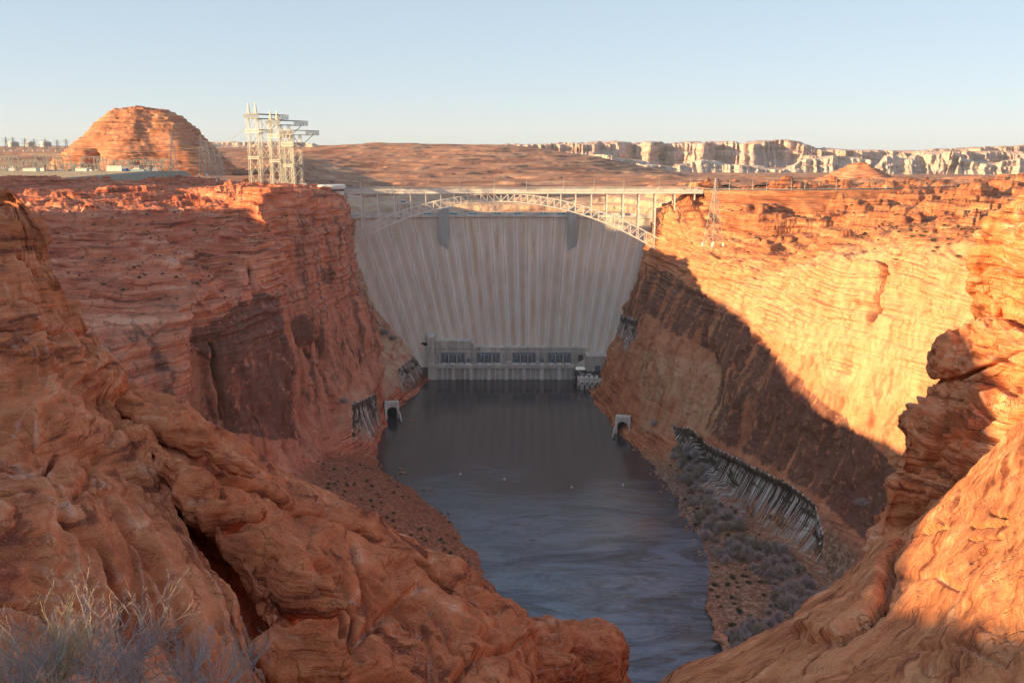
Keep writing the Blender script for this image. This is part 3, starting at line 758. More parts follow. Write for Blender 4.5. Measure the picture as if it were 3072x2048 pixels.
# ------------------------------------------------------------------ near rocks
def fg_disp(G, seed, flow=None, big=0.35, mid=0.10, ledge=0.06, dirv=None, lf=3.0, grooves=(), pit=0.0, fine=0.02):
    N = gnorm(G)
    P = G - np.array([0, 0, H])
    warp = np.stack([fbm(P, 0.25, 2, seed + k) for k in (31, 37, 41)], -1) * 0.8
    Q = P + warp
    d = big * fbm(P, 0.22, 3, seed) + mid * fbm(Q, 0.9, 4, seed + 1)
    if flow is not None:
        fu, fv, fa, fb, fam = flow
        FP = np.stack([fu * fa, fv * fb, 0 * fu], -1) + 0.25 * warp
        d += fam * (fbm(FP, 1.0, 4, seed + 60) - 0.7 * smooth(1.05, 1.6, fbm(FP, 0.7, 3, seed + 61, ridged=True)))
    # creases between rounded lobes
    rg = fbm(Q, 0.45, 3, seed + 2, ridged=True)
    d -= mid * 0.9 * smooth(1.05, 1.55, rg)
    rg2 = fbm(Q, (1.1, 1.1, 1.6), 3, seed + 6, ridged=True)
    d -= mid * 0.7 * smooth(1.1, 1.6, rg2)
    if ledge is not None:
        dv = np.array(dirv if dirv is not None else (0.1, 0.15, 1.0)); dv = dv / np.linalg.norm(dv)
        s = Q @ dv
        lay = perlin(s * lf, P[..., 0] * 0.25, P[..., 1] * 0.25) + 0.5 * perlin(s * lf * 2.3 + 7, P[..., 0] * 0.5, P[..., 1] * 0.5)
        d += ledge * np.clip(lay * 5.0, -1, 1) * (0.6 + 0.6 * fbm(P, 0.3, 2, seed + 80))
    stp = np.floor(fbm(Q, (0.7, 0.7, 1.0), 2, seed + 70) * 3.5) / 3.5
    d += mid * 0.6 * stp + fine * fbm(P, 4.0, 3, seed + 5) + fine * 0.8 * np.clip(3 * perlin(Q[..., 2] * 9 + Q[..., 0] * 2, P[..., 0] * .8, P[..., 1] * .8), -1, 1)
    if pit: d -= pit * smooth(0.35, 0.7, fbm(P, (1.6, 1.6, 2.4), 2, seed + 8))
    D = G + N * d[..., None]
    for pts, w, dep in grooves:
        D -= N * groove(G, pts, w, dep)[..., None]
    return D

# left bluff
E = [(-10,196,23),(24,204,22),(47,238,21),(68,290,20),(93,328,19),(119,372,18),(110,404,17),(148,450,15.5),(196,522,12.5),(234,582,10.5),(262,640,9),(285,700,8),(305,800,6.5)]
net = []
lefty = [150,158,190,240,290,350,400,450,520,590,650,720,820]
for i, (ex, ey, Y) in enumerate(E):
    ly = lefty[i]
    f = lambda t: (ey + (ly - ey) * t)
    near = [0.0, 0.2, 0.6, 1.2, 1.8, 2.2, 2.4, 2.4, 2.2, 2.0, 1.8, 1.6, 1.2][i]
    row = [A(-900, f(1) - 30 if i < 3 else f(1), Y - near * 1.5), A(-420, f(1), Y - near * 1.4), A(-180, f(0.55), Y - near * 1.3), A(-50, f(0.25), Y - near * 1.15),
           A(ex * 0.3 - 4, f(0.08), Y - near), A(ex * 0.62, ey - 2, Y - near * 0.62), A(ex * 0.86, ey, Y - near * 0.22), A(ex, ey, Y),
           A(ex + 3, ey + 8, Y + 0.9), A(ex - 6, ey + 60, Y + 2.0)]
    net.append(row)
top = [(-900,105,26),(-420,128,27),(-180,160,27),(-50,190,26.5),(-20,200,26),(-12,204,26),(-8,208,25.5),(0,214,25),(0,225,25.5),(-6,290,26.5)]
net.insert(0, [A(x, y, Y) for x, y, Y in top])
G, rp, cp = loft(net, [10,12,22,34,30,30,24,36,44,40,38,36,20], [10,12,20,30,36,44,40,30,20])
G = fg_disp(G, 51, (cp, rp, 1.4, 0.35, 0.13), 0.30, 0.035, 0.07 * (1 - 0.75 * smooth(5.5, 7.5, rp)), (0.15, 0.1, 1.0), 2.4,
            [([(-20,328),(20,330),(60,327),(98,330)], 2.0, 0.35), ([(-10,452),(10,458),(30,470),(45,462),(62,440)], 2.2, 0.4), ([(-5,470),(20,478),(40,470)], 2, 0.2), ([(75,500),(95,460),(120,420)], 4, 0.10), ([(75,490),(110,478),(140,485),(160,500)], 2.4, 0.16), ([(20,250),(40,262),(58,285)], 3, .3), ([(20,296),(45,300),(75,310)], 2, .25), ([(0,590),(40,585),(60,600),(58,640)], 2.2, .2), ([(60,520),(100,535),(130,575),(140,620)], 3.5, .18), ([(120,500),(160,545),(200,610),(225,670)], 4, .15),
             ([(60,255),(72,290)], 5, 0.35), ([(0,420),(50,440),(110,445),(160,480)], 3, 0.10), ([(90,470),(150,540),(190,640)], 5, 0.16), ([(30,560),(110,590),(170,600)], 4, 0.12)], pit=0.05)
grid_mesh('rock_outcrop', G, M_fg, 'structure')

# long slab running down to the right
Rg = [(108,398,20.5),(128,388,20),(165,400,19.5),(200,420,19),(255,450,18.5),(300,475,18),(350,502,17.5),(400,531,17),(450,565,16.3),(490,590,15.5),(516,606,15),(531,628,14.3),(536,665,13.5),(532,740,12.5)]
Cg = [(112,412,17.5),(122,424,17),(142,447,16),(168,486,14.8),(203,530,13),(227,560,12),(247,594,11),(262,636,10.2),(290,680,9.6),(350,720,9.4),(410,740,9.4),(450,760,9.4),(490,770,9.6),(520,800,10)]
rows = [[], [], [], [], [], [], [], [], [], []]
for i, (r, c) in enumerate(zip(Rg, Cg)):
    rows[0].append(A(r[0] + 6, r[1] + 130, r[2] + 3.6)); rows[1].append(A(r[0] + 5, r[1] + 26, r[2] + 2.2)); rows[2].append(A(r[0] + 1, r[1] + 2, r[2] + 0.7)); rows[3].append(A(*r))
    for k, t in enumerate((0.1, 0.3, 0.5, 0.75)):
        rows[4 + k].append(A(r[0] + (c[0] - r[0]) * t, r[1] + (c[1] - r[1]) * t, r[2] + (c[2] - r[2]) * t - 0.9 * math.sin(math.pi * t)))
    c = (c[0] + 7, c[1] - 2, c[2]); rows[8].append(A(*c)); rows[9].append(A(c[0] - 2, c[1] + 55, c[2] + 1.9))
G, rp, cp = loft(rows, [6, 8, 6, 12, 34, 44, 60, 60, 16], [16,24,28,34,34,36,38,38,36,30,24,24,24])
G = fg_disp(G, 63, (cp * 1.0, rp, 0.9, 0.55, 0.11), 0.20, 0.045, 0.035, (0.5, 0.1, 1.0), 2.2,
            [([(252,488),(285,503),(320,513),(363,533),(411,563),(450,592)], 1.7, 0.45), ([(320,560),(345,575),(352,620)], 2.2, 0.22), ([(352,545),(372,590),(380,620)], 1.8, 0.18), ([(200,470),(235,484),(262,492)], 2.2, .35), ([(325,590),(350,580),(362,600),(355,640)], 2.0, .25), ([(310,640),(350,660),(365,680)], 2.5, .35), ([(395,590),(430,640),(440,690)], 4, 0.14), ([(400,585),(430,600),(450,640),(480,665)], 2, .14), ([(365,570),(400,600),(425,625)], 1.8, .12),
             ([(352,640),(390,600),(420,585)], 4, 0.14), ([(440,690),(480,650),(520,640)], 4, 0.2), ([(380,500),(420,560),(500,610)], 4, 0.06)], pit=0.05)
grid_mesh('rock_outcrop', G, M_fg, 'structure')

def capsule(name, spine, seed, flat=0.6, big=0.18, mid=0.08, n=(120, 90), mat_=None, label=None, ledge=0.03, dirv=None, grooves=(), sq=2.6):
    """boulder around a spine of (px, py, Y, radius in px)"""
    pts = np.array([A(s[0], s[1], s[2]) for s in spine]); rad = np.array([s[3] * s[2] / F for s in spine])
    t = np.linspace(0, 1, n[0]); tt = t * (len(spine) - 1)
    c = np.stack([np.interp(tt, range(len(spine)), pts[:, k]) for k in range(3)], -1)
    r = np.interp(tt, range(len(spine)), rad) * (np.clip(1 - np.abs(2 * t - 1) ** sq, 0, 1)) ** (1 / sq)
    ax = pts[-1] - pts[0]; L = np.linalg.norm(ax); ax /= L
    view = np.array([0, 0, H]) - pts[0]; view /= np.linalg.norm(view)
    side = np.cross(ax, view); side /= np.linalg.norm(side); up = np.cross(side, ax)
    ext = np.where(t[:, None] < 0.5, -1, 1) * (np.abs(2 * t - 1)[:, None] ** 3) * ax * (rad.mean() * 0.5)
    a = np.linspace(0, 2 * math.pi, n[1])
    ca, sa = np.cos(a), np.sin(a)
    ca = np.sign(ca) * np.abs(ca) ** 0.8; sa = np.sign(sa) * np.abs(sa) ** 0.8
    G = (c + ext)[:, None, :] + r[:, None, None] * (side * ca[None, :, None] + up * flat * sa[None, :, None])
    Nn = G - c[:, None, :]; Nn /= np.linalg.norm(Nn, axis=2, keepdims=True) + 1e-6
    P = G - np.array([0, 0, H])
    d = big * fbm(P, 0.5 / max(rad.mean(), .3) ** .5, 3, seed) + mid * fbm(P, 1.8, 4, seed + 1) - mid * 1.5 * smooth(1.0, 1.5, fbm(P, 0.8, 3, seed + 2, ridged=True))
    dv = np.array(dirv or (0.2, 0.1, 1.0)); s_ = (P + 0.3 * fbm(P, .4, 2, seed)[..., None]) @ dv
    d += ledge * np.clip(2 * perlin(s_ * 4, P[..., 0] * .4, P[..., 1] * .4), -1, 1) + 0.02 * fbm(P, 5.0, 2, seed + 4)
    G = G + Nn * (d * smooth(0, .1, r / (r.max() + 1e-9))[:, None])[..., None]
    for g, w, dep in grooves: G = G - Nn * groove(G, g, w, dep)[..., None]
    G[:, -1] = G[:, 0]
    o = grid_mesh(name, G, mat_ or M_fg)
    if label: tag(o, label, 'boulder')
    return o
capsule('boulder', [(124,404,17.0,12),(160,420,16.5,17),(205,446,15.8,22),(250,474,15.3,16)], 71, 0.8, mid=0.06, label='long reddish rock slab at the upper end of the near ledge, above the dark crack')
capsule('boulder', [(126,432,16.2,8),(146,445,15.7,13),(168,460,15.2,8)], 73, 0.8, label='small red rock wedged in the crack below the long slab')
capsule('boulder', [(160,462,14.9,13),(190,490,14.0,19),(222,520,13.1,26),(258,512,13.0,14)], 75, 0.85, mid=0.07, label='knobbly red rock standing on the right side of the dark crack, left of centre')
capsule('boulder', [(232,545,12.4,22),(268,560,12.0,38),(300,590,11.3,34),(350,600,11.0,22)], 77, 0.45, big=0.12, label='broad flat topped red rock overhanging a dark hollow beside the crack')
capsule('boulder', [(268,640,9.5,24),(300,655,9.2,36),(338,668,9.1,30)], 79, 0.7, big=0.14, mid=0.1, label='rounded red boulder below the dark hollow at the bottom left of centre')
capsule('boulder', [(330,690,9.2,26),(390,690,9.6,34),(450,700,9.8,30)], 80, 0.5, label='low red boulder on the bottom edge under the long sloping ledge')

# block at the end of the ledge
net = [[A(500,680,19), A(540,668,19.5), A(580,668,19.5), A(620,680,19), A(632,720,18.5)],
       [A(505,624,18), A(545,619,18.5), A(590,619,18.5), A(622,638,18), A(628,690,17.6)],
       [A(505,630,17), A(540,630,17), A(585,634,17), A(616,650,17), A(622,700,17)],
       [A(505,660,15.2), A(540,665,15.2), A(580,672,15.4), A(610,690,15.8), A(618,740,16)],
       [A(505,740,13.8), A(540,750,13.8), A(580,760,14), A(605,770,14.4), A(612,800,15)]]
G, rp, cp = loft(net, [14, 24, 44, 50], [34, 40, 40, 40])
G = fg_disp(G, 83, None, 0.22, 0.12, 0.05, (0.4, 0.1, 1), 2.5, [([(545,640),(560,650),(575,645),(590,655)], 2, .1), ([(530,640),(540,690)], 3, .15)], pit=0.06)
grid_mesh('rock_outcrop', G, M_fg, 'structure')

# ground under and behind the viewpoint
gx = np.linspace(-60, 60, 200); gy = np.linspace(-70, 17.0, 160)
X, Yg = np.meshgrid(gx, gy)
edge = smooth(7.5, 2.5, Yg) * 1.0
rdg = np.interp(Yg, [-70, -30, -12, -5, -2, 1.5, 4.2, 6.5, 8.5, 12, 14.5, 17], [8, 8, 6.0, 2.5, 1.0, 0.0, -0.3, 1.8, 3.0, 3.4, 2.8, -2])  # unseen ridge left of the camera, heights shaped to shade the near rocks
hg = 250.6 - 1.0 * smooth(4, 20, X)
hg = np.where(X < -12, hg + (257 + rdg - hg) * smooth(-18, -25, X) * (1 - 0.4 * smooth(-34, -60, X)), hg)
G = np.stack([X, Yg, hg + 0.5 * fbm(np.stack([X, Yg, X * 0], -1), 0.15, 4, 90)], -1)
G[..., 2] -= (5 * smooth(2.0, 5.0, Yg) + 12 * smooth(5, 10, Yg)) * smooth(-20, -15, X)
grid_mesh('bedrock', G, M_fg, 'structure')

# right ramp
S = [(640,715,14.5),(662,684,14.5),(690,664,14.8),(732,650,15),(790,621,15.5),(848,588,16),(874,562,16.5),(908,528,16.5),(950,488,16.5),(985,455,17),(1024,420,17),(1095,380,17),(1220,330,17)]
Nn_ = [(690,800,7.0),(720,790,6.5),(750,780,6),(790,770,5.7),(840,765,5.4),(890,760,5.2),(930,760,5.0),(970,760,4.8),(1010,760,4.7),(1050,760,4.6),(1090,760,4.5),(1150,760,4.4),(1300,760,4.2)]
rows = [[] for _ in range(10)]
for s, n_ in zip(S, Nn_):
    rows[0].append(A(s[0] - 10, s[1] + 140, s[2] + 4.2)); rows[1].append(A(s[0] - 3, s[1] + 24, s[2] + 2.4)); rows[2].append(A(s[0] - 1, s[1] + 3, s[2] + 0.8)); rows[3].append(A(*s))
    for k, t in enumerate((0.08, 0.22, 0.42, 0.62, 0.82)):
        Yt = 1 / (1 / s[2] + (1 / n_[2] - 1 / s[2]) * t)
        rows[4 + k].append(A(s[0] + (n_[0] - s[0]) * t, s[1] + (n_[1] - s[1]) * t, Yt - 0.35 * math.sin(math.pi * t)))
    rows[9].append(A(*n_))
G, rp, cp = loft(rows, [6, 8, 6, 14, 30, 46, 52, 48, 40], [16,20,26,36,40,30,28,34,34,36,36,20])
px_, py_ = proj(G)
slab = blur(inpoly(px_, py_, [(905,535),(880,552),(840,588),(812,612),(798,640),(841,645),(870,626),(887,607),(889,568)]), 1)
N_ = gnorm(G)
G = G + N_ * (0.22 * slab)[..., None]
G = fg_disp(G, 93, (cp, rp, 0.35, 0.8, 0.035), 0.13, 0.02, 0.018, (0.35, -0.2, 1.0), 3.2,
            [([(903,538),(893,560),(889,585),(886,607),(872,625),(841,646)], 1.8, 0.30), ([(903,538),(925,530),(945,524)], 1.6, 0.2), ([(968,520),(990,515),(1015,516)], 1.5, 0.22), ([(965,533),(985,532),(1000,534)], 1.3, .16), ([(985,505),(1000,508)], 1.4, .15), ([(970,560),(985,545)], 1.5, .12), ([(895,575),(930,570),(960,590)], 3, .05), ([(900,650),(950,640),(1000,655)], 3, .05),
             ([(690,700),(760,650),(830,620),(860,600)], 4, 0.06), ([(940,520),(955,500),(958,485)], 2, .08), ([(760,690),(800,670),(850,665)], 3, .05)], fine=0.012)
grid_mesh('rock_outcrop', G, M_fgr, 'structure')

# right craggy bluff
Eb = [(1040,180,25),(1012,195,24.5),(991,212,24),(975,238,23.5),(966,280,23.2),(984,312,23),(962,331,22.5),(936,345,22.3),(929,362,22),(937,382,21.8),(916,402,21.2),(905,430,20.6),(901,460,20),(892,495,19.3),(878,534,18.6),(866,572,18)]
Re = [(1500,60,14),(1480,90,14),(1460,130,14),(1430,180,14),(1415,210,14),(1400,240,14),(1380,270,14.5),(1350,310,15),(1320,350,15.3),(1260,385,15.8),(1200,420,16.2),(1130,452,16.8),(1070,482,17.4),(1010,520,17.9),(950,560,18),(905,592,17.8)]
net = []
for e, r in zip(Eb, Re):
    row = [A(e[0] + 20, e[1] + 70, e[2] + 4), A(e[0] + 6, e[1] + 14, e[2] + 1.6), A(*e)]
    for t in (0.06, 0.18, 0.36, 0.6):
        row.append(A(e[0] + (r[0] - e[0]) * t, e[1] + (r[1] - e[1]) * t, e[2] + (r[2] - e[2]) * t - 0.5 * math.sin(math.pi * t)))
    row.append(A(*r)); net.append(row)
G, rp, cp = loft(net, [10,16,22,26,28,26,22,24,24,26,26,30,32,32,28], [8, 10, 16, 34, 50, 50, 30])
px_, py_ = proj(G); N_ = gnorm(G)
# overhanging middle tier and notch
G = G + N_ * (0.08 * blur(inpoly(px_, py_, [(932,345),(985,320),(1060,300),(1100,330),(1010,372),(960,385),(936,372)]), 4)[..., None])
G = fg_disp(G, 101, None, 0.32, 0.15, 0.20, (0.25, 0.1, 1.0), 1.9,
            [([(930,382),(960,378),(1000,360),(1040,345)], 1.8, 0.3), ([(985,306),(1000,312),(1040,318)], 3, 0.3), ([(972,272),(1000,262),(1040,280)], 3, 0.25), ([(915,402),(950,410),(985,400),(1024,380)], 3, 0.25),
             ([(900,470),(930,455),(960,440),(1000,420)], 3, 0.2), ([(890,520),(920,500),(950,490)], 3, .15), ([(985,235),(1010,225),(1024,205)], 3, .2)], pit=0.12)
grid_mesh('rock_outcrop', G, M_fgr, 'structure')

# unseen ridge added west of the view to shade the slickrock and dam
gx = np.linspace(-1500, -340, 180); gy = np.linspace(-900, 960, 320)
X, Yg = np.meshgrid(gx, gy)
lim = smooth(0, 70, (-X) - np.maximum(0, Yg) * 0.60 - 40)      # keep clear of the picture
rt = np.interp(Yg, [-900, -200, 100, 200, 274, 324, 437, 505, 545, 575, 610, 700, 735, 757, 770, 800, 866, 880, 900, 950], [215, 235, 238, 238, 254, 282, 298, 304, 296, 268, 225, 215, 240, 340, 348, 324, 286, 264, 225, 215])
hz = 205 + (rt - 205) * np.exp(-((X + 640) / 70) ** 2) + 14 * fbm(np.stack([X, Yg, X * 0], -1), 0.008, 4, 12)
hz = hz - 0 * X; hz = 150 + (hz - 150) * np.clip(lim, 0, 1)
grid_mesh('hill', np.stack([X, Yg, hz], -1), M_left, 'structure', stain_arr(np.stack([X, Yg, hz], -1)))
# ------------------------------------------------------------------ dam
def concrete(name, base, streak=0.6, joints=False, lift=True, tone=0.10):
    m, nt, b = mat(name); T = NT(nt)
    geo = T.n('ShaderNodeNewGeometry'); P = geo.outputs['Position']
    oi = T.n('ShaderNodeObjectInfo')
    n1 = T.noise(T.mapping(P, (0.13, 0.05, 0.022)), 1, 7, 0.7)
    n2 = T.noise(T.mapping(P, (1.1, 0.1, 0.04), (0, 0, 0), (3, 7, 1)), 1, 4, 0.6)
    n3 = T.noise(P, 0.03, 5, 0.6)
    v = T.math('ADD', T.math('MULTIPLY', n1, 0.5), T.math('ADD', T.math('MULTIPLY', n2, 0.25), T.math('MULTIPLY', n3, 0.25)))
    v = T.math('ADD', v, T.math('MULTIPLY', T.math('SUBTRACT', oi.outputs['Random'], 0.5), tone))
    d = tuple(c * 0.70 * k for c, k in zip(base, (1.0, 0.92, 0.86))); l = tuple(min(1, c * 1.22) for c in base)
    col = T.ramp(v, [(0.38, d), (0.46, tuple(c * 0.84 for c in base)), (0.53, base), (0.62, l)])
    sz = T.n('ShaderNodeSeparateXYZ'); T.l(P, sz.inputs[0])
    if lift:
        fr = T.math('FRACT', T.math('DIVIDE', sz.outputs[2], 2.29))
        ln = T.math('MULTIPLY', T.math('LESS_THAN', fr, 0.2), T.rng(n2, 0.40, 0.6, 0.1, 0.5))
        col = T.mix(ln, col, tuple(c * 0.55 for c in base))
        fr2 = T.math('FRACT', T.math('DIVIDE', sz.outputs[2], 22.9))
        col = T.mix(T.math('MULTIPLY', T.math('LESS_THAN', fr2, 0.04), 0.6), col, (0.62, 0.56, 0.5))
    if joints:
        at = T.n('ShaderNodeAttribute', attribute_name='stain'); sp = T.n('ShaderNodeSeparateColor'); T.l(at.outputs['Color'], sp.inputs[0])
        wf = T.math('MULTIPLY', sp.outputs[0], T.rng(T.noise(T.mapping(P, (0.8, 0.1, 0.02), (0, 0, 0), (1, 2, 9)), 1, 5, 0.7), 0.36, 0.55), clamp=True)
        col = T.mix(T.math('MULTIPLY', wf, 0.9), col, (0.86, 0.82, 0.80))
        col = T.mix(T.math('MULTIPLY', sp.outputs[1], T.rng(n1, 0.42, 0.60)), col, (0.50, 0.34, 0.25))
    T.l(col, b.inputs['Base Color']); b.inputs['Roughness'].default_value = 0.9
    T.l(T.bump(v, 0.4, 0.5), b.inputs['Normal'])
    return m
M_dam = concrete('dam_concrete', (0.75, 0.62, 0.51), joints=True, tone=0.05)
M_conc = concrete('grey_concrete', (0.58, 0.52, 0.47), lift=False, tone=0.03)
M_concl = concrete('light_concrete', (0.68, 0.62, 0.57), lift=False, tone=0.03)
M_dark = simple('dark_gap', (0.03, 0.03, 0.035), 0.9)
M_white = simple('white_paint', (0.72, 0.70, 0.66), 0.5)
M_steel = simple('grey_steel', (0.40, 0.38, 0.34), 0.45, 0.3)
M_steelw = simple('pale_steel', (0.42, 0.41, 0.39), 0.5, 0.1)
M_bridge = simple('bridge_paint', (0.74, 0.66, 0.60), 0.5, 0.0)
M_cyan = simple('turquoise_paint', (0.16, 0.46, 0.48), 0.5)
M_blue = simple('bluegrey_equipment', (0.13, 0.18, 0.25), 0.5, 0.1)
M_blue2 = simple('blue_paint', (0.03, 0.10, 0.32), 0.5)
M_asph = simple('asphalt', (0.07, 0.065, 0.065), 0.9, sc=0.2)
M_glass = simple('dark_glass', (0.03, 0.035, 0.045), 0.15, spec=0.6)
M_red = simple('red_paint', (0.40, 0.05, 0.03), 0.5)
M_tyre = simple('tyre_rubber', (0.02, 0.02, 0.02), 0.9)

CX, CXt, HWc, HWt, ZC, ZT = -11.0, -3.5, 190.0, 138.0, 178.0, 33.0
def dam_pt(u, z, back=0.0):
    t = (ZC - z) / (ZC - ZT)
    x = (CX + (CXt - CX) * t) + u * (HWc + (HWt - HWc) * t)
    y = 1036 - 34 * (0.85 * t + 0.15 * t * t) - (32 - 14 * t) * u * u
    return (x, y + back, z)
dam = thing('dam', 'tall curved concrete arch dam closing the canyon below the bridge', 'dam', (CX, 1030, 0))
def in_dam(o): o.parent = dam; o.matrix_parent_inverse = Matrix.Translation((-CX, -1030, 0)); return o
NB = 26
ZS = list(np.linspace(178, 12, 40))
for k in range(NB):
    u0, u1 = -1 + 2 * k / NB, -1 + 2 * (k + 1) / NB
    e = 0.18 / HWc
    us = [u0 + e * 0.4, u0 + e * 1.2, u0 + 0.012, u0 + 0.024, (u0 + u1) / 2, u1 - 0.024, u1 - 0.012, u1 - e * 1.2, u1 - e * 0.4]
    bk = [0.7, 0, 0, 0, 0, 0, 0, 0, 0.7]
    pr = rnd.uniform(-0.12, 0.12)
    G = np.array([[dam_pt(u, z, b_ + pr) for u, b_ in zip(us, bk)] for z in ZS])
    st = stain_arr(G)
    st[:, :, 0] = np.array([1, 1, .9, .25, 0, .1, .6, 1, 1])[None, :] * smooth(-1, 9, np.arange(40))[:, None] * rnd.uniform(0.5, 1.0)
    st[:, :, 1] = np.array([0, 0, .2, .7, 1, .7, .3, 0, 0])[None, :] * (0.35 + 0.65 * math.exp(-((u0 + .04) / 0.5) ** 2))
    in_dam(grid_mesh('monolith', G, M_dam, attr=st, smooth_sh=False))
def arc_slab(name, z0, z1, y0, y1, m, u0=-1, u1=1, n=40, label=None):
    b = MB()
    for i in range(n):
        a, c = u0 + (u1 - u0) * i / n, u0 + (u1 - u0) * (i + 1) / n
        p0, p1 = dam_pt(a, ZC), dam_pt(c, ZC)
        b.prism([(p0[0], p0[1] + y0, z0), (p1[0], p1[1] + y0, z0), (p1[0], p1[1] + y1, z0), (p0[0], p0[1] + y1, z0)],
                [(p0[0], p0[1] + y0, z1), (p1[0], p1[1] + y0, z1), (p1[0], p1[1] + y1, z1), (p0[0], p0[1] + y1, z1)])
    return in_dam(b.build(name, m))
arc_slab('crest_road', 177.2, 179.0, -2.0, 9.0, M_concl, -1.03, 1.03)
arc_slab('parapet', 179.0, 180.1, -2.0, -1.5, M_concl, -1.03, 1.03)
arc_slab('upstream_parapet', 179.0, 181.6, 8.6, 9.4, M_conc, -1.03, 1.03)
arc_slab('core', 6.0, 177.2, 3.0, 9.0, M_conc)
for (a, c) in ((439.3, 449.5), (566.8, 576.6)):
    xa, xc = (a - 512) / F * 1029, (c - 512) / F * 1029
    um = ((xa + xc) / 2 - CX) / HWc
    yf = dam_pt(um, 141)[1] - 0.4; yb = dam_pt(um, ZC)[1] + 1
    b = MB()
    b.box(xa, xc, yf, yb + 9, 150, 187.6); b.prism([(xa + 1.2, yf + .2, 138), (xc - 1.2, yf + .2, 138), (xc - 1.2, yb, 138), (xa + 1.2, yb, 138)], [(xa, yf, 150), (xc, yf, 150), (xc, yb, 150), (xa, yb, 150)])
    in_dam(b.build('tower', concrete('tower_concrete', (0.46, 0.46, 0.45), lift=False, tone=0.02)))

gates = [(425,432,'turquoise gate box on the dam crest just right of the leggy control tower'),(450.8,458,'turquoise windowed gate box just right of the left dam tower'),(468.8,477,'second turquoise gate box right of the left dam tower'),(494,501,'turquoise gate box just left of the middle of the dam crest'),
         (514,521.4,'turquoise gate box just right of the middle of the dam crest'),(539,547,'turquoise gate box halfway between mid crest and the right dam tower'),(556.5,564.5,'turquoise windowed gate box just left of the right dam tower'),(583,590,'pale turquoise gate box right of the right dam tower'),(617,620.5,'dark grey cabin near the right end of the dam crest')]
for i, (a, c, lb) in enumerate(gates):
    x0, x1 = (a - 512) / F * 1040, (c - 512) / F * 1040
    y = dam_pt(((x0 + x1) / 2 - CX) / HWc, ZC)[1] + 4
    t = thing('gate_box', lb, 'gate box', ((x0 + x1) / 2, y, 179), group='boxes along the dam crest')
    w = (x1 - x0) / 2
    hh_ = 2.8 if i < 8 else 4.5
    MB().box(-w, w, -1.2, 1.2, 0.02, hh_).build('housing', M_cyan if i < 8 else M_steel, t)
    MB().box(-w - .15, w + .15, -1.35, 1.35, hh_, hh_ + .25).build('roof', M_white, t)
    for k in (-0.5, 0.5): MB().box(k * w - w * .25, k * w + w * .25, -1.26, -1.2, 1.2, 2.2).build('window', M_glass, t)

# control tower on legs, left end of the crest
x0 = (404.8 - 512) / F * 1035; y0 = dam_pt((x0 - CX) / HWc, ZC)[1] + 4
t = thing('control_tower', 'small pale control tower on splayed legs at the left end of the dam crest', 'tower', (x0, y0, 179))
for sx in (-1, 1):
    for sy in (-1, 1): MB().bar((sx * 5.6, sy * 2.5, 0), (sx * 3.4, sy * 1.8, 13.2), 1.2).build('leg', M_concl, t)
MB().box(-5.6, 5.6, -3, 3, 13.2, 14.4).build('platform', M_concl, t)
MB().box(-2.6, 3.4, -2, 2, 14.4, 17.2).build('cab', M_white, t)
MB().box(-2.2, 3.0, -2.06, -2.0, 15.2, 16.4).build('window', M_glass, t)
MB().box(-3.0, 3.8, -2.4, 2.4, 17.2, 17.6).build('roof', M_concl, t)

# ------------------------------------------------------------------ powerhouse: the 1240,980 crop gives pixel positions
def cp_(x, y): return 413.3 + x * 0.08787, 326.7 + y * 0.08787
def X_(x, Y=978): return (413.3 + x * 0.08787 - 512) / F * (Y * 1.0 / 0.9713 if Y < 1 else Y / 0.972)
ZD = 17.0
ph = thing('powerhouse', 'long low concrete powerhouse at the foot of the dam', 'building', (0, 978, 0))
def pp(mb, name, m=M_conc): o = mb.build(name, m); o.parent = ph; o.matrix_parent_inverse = Matrix.Translation((0, -978, 0)); return o
YF = 978
pp(MB().box(X_(165), X_(1850), YF - 1.5, YF + 14, 13.6, ZD), 'deck', M_conc)
pp(MB().box(X_(165), X_(1850), YF + 2.5, YF + 14, -6, 13.6), 'tailrace_wall', M_conc)
pp(MB().box(X_(165), X_(275), YF - .6, YF + 2.5, -6, 13.6), 'end_pier', M_conc)
for i in range(8):
    bx = 272 + i * 201.5
    for dx, w in ((48, 13), (106, 13), (160, 46)):
        if bx + dx < 1840: pp(MB().box(X_(bx + dx), X_(bx + dx + w), YF - .8, YF + 2.5, -6, 13.6), 'pier', M_concl)
pp(MB().box(X_(250), X_(1870, 992), YF + 14, YF + 24, 12, 33.4), 'wall', M_conc)
pp(MB().box(X_(250), X_(1870, 992), YF + 13.6, YF + 14, 28.6, 29.4), 'ledge', M_concl)
pp(MB().box(X_(650, 992), X_(1960, 992), YF + 13.8, YF + 30, 33.4, 34.0), 'roof', M_concl)
pp(MB().box(X_(248, 992), X_(650, 992), YF + 13, YF + 30, 33.4, 41.5), 'raised_hall', M_conc)
pp(MB().box(X_(248, 992), X_(655, 992), YF + 12.8, YF + 30.2, 41.5, 42.1), 'raised_roof', M_concl)
pp(MB().box(X_(168, 990), X_(247, 990), YF + 6, YF + 18, 12, 46.5), 'lift_tower', M_conc)
pp(MB().box(X_(170, 990), X_(248, 990), YF + 5.8, YF + 18.2, 46.5, 48.8), 'tower_cap', M_white)
pp(MB().box(X_(-200, 995), X_(166, 995), YF + 16, YF + 20, 35.5, 39), 'gallery_bridge', M_dark)
for x in (850, 1048, 1246, 1445, 1645, 1842):
    pp(MB().bar((X_(x, 1000), YF + 14.2, 34.3), (X_(x - 8, 1000), YF + 29, 34.6), 0.7, 0.9), 'roof_rib', M_concl)
for x in (346, 489, 615, 754, 892, 1018, 1156, 1294, 1420, 1558, 1695, 1820):
    pp(MB().box(X_(x - 6, 991), X_(x + 6, 991), YF + 13.9, YF + 14, 31.6, 32.6), 'vent', M_dark)
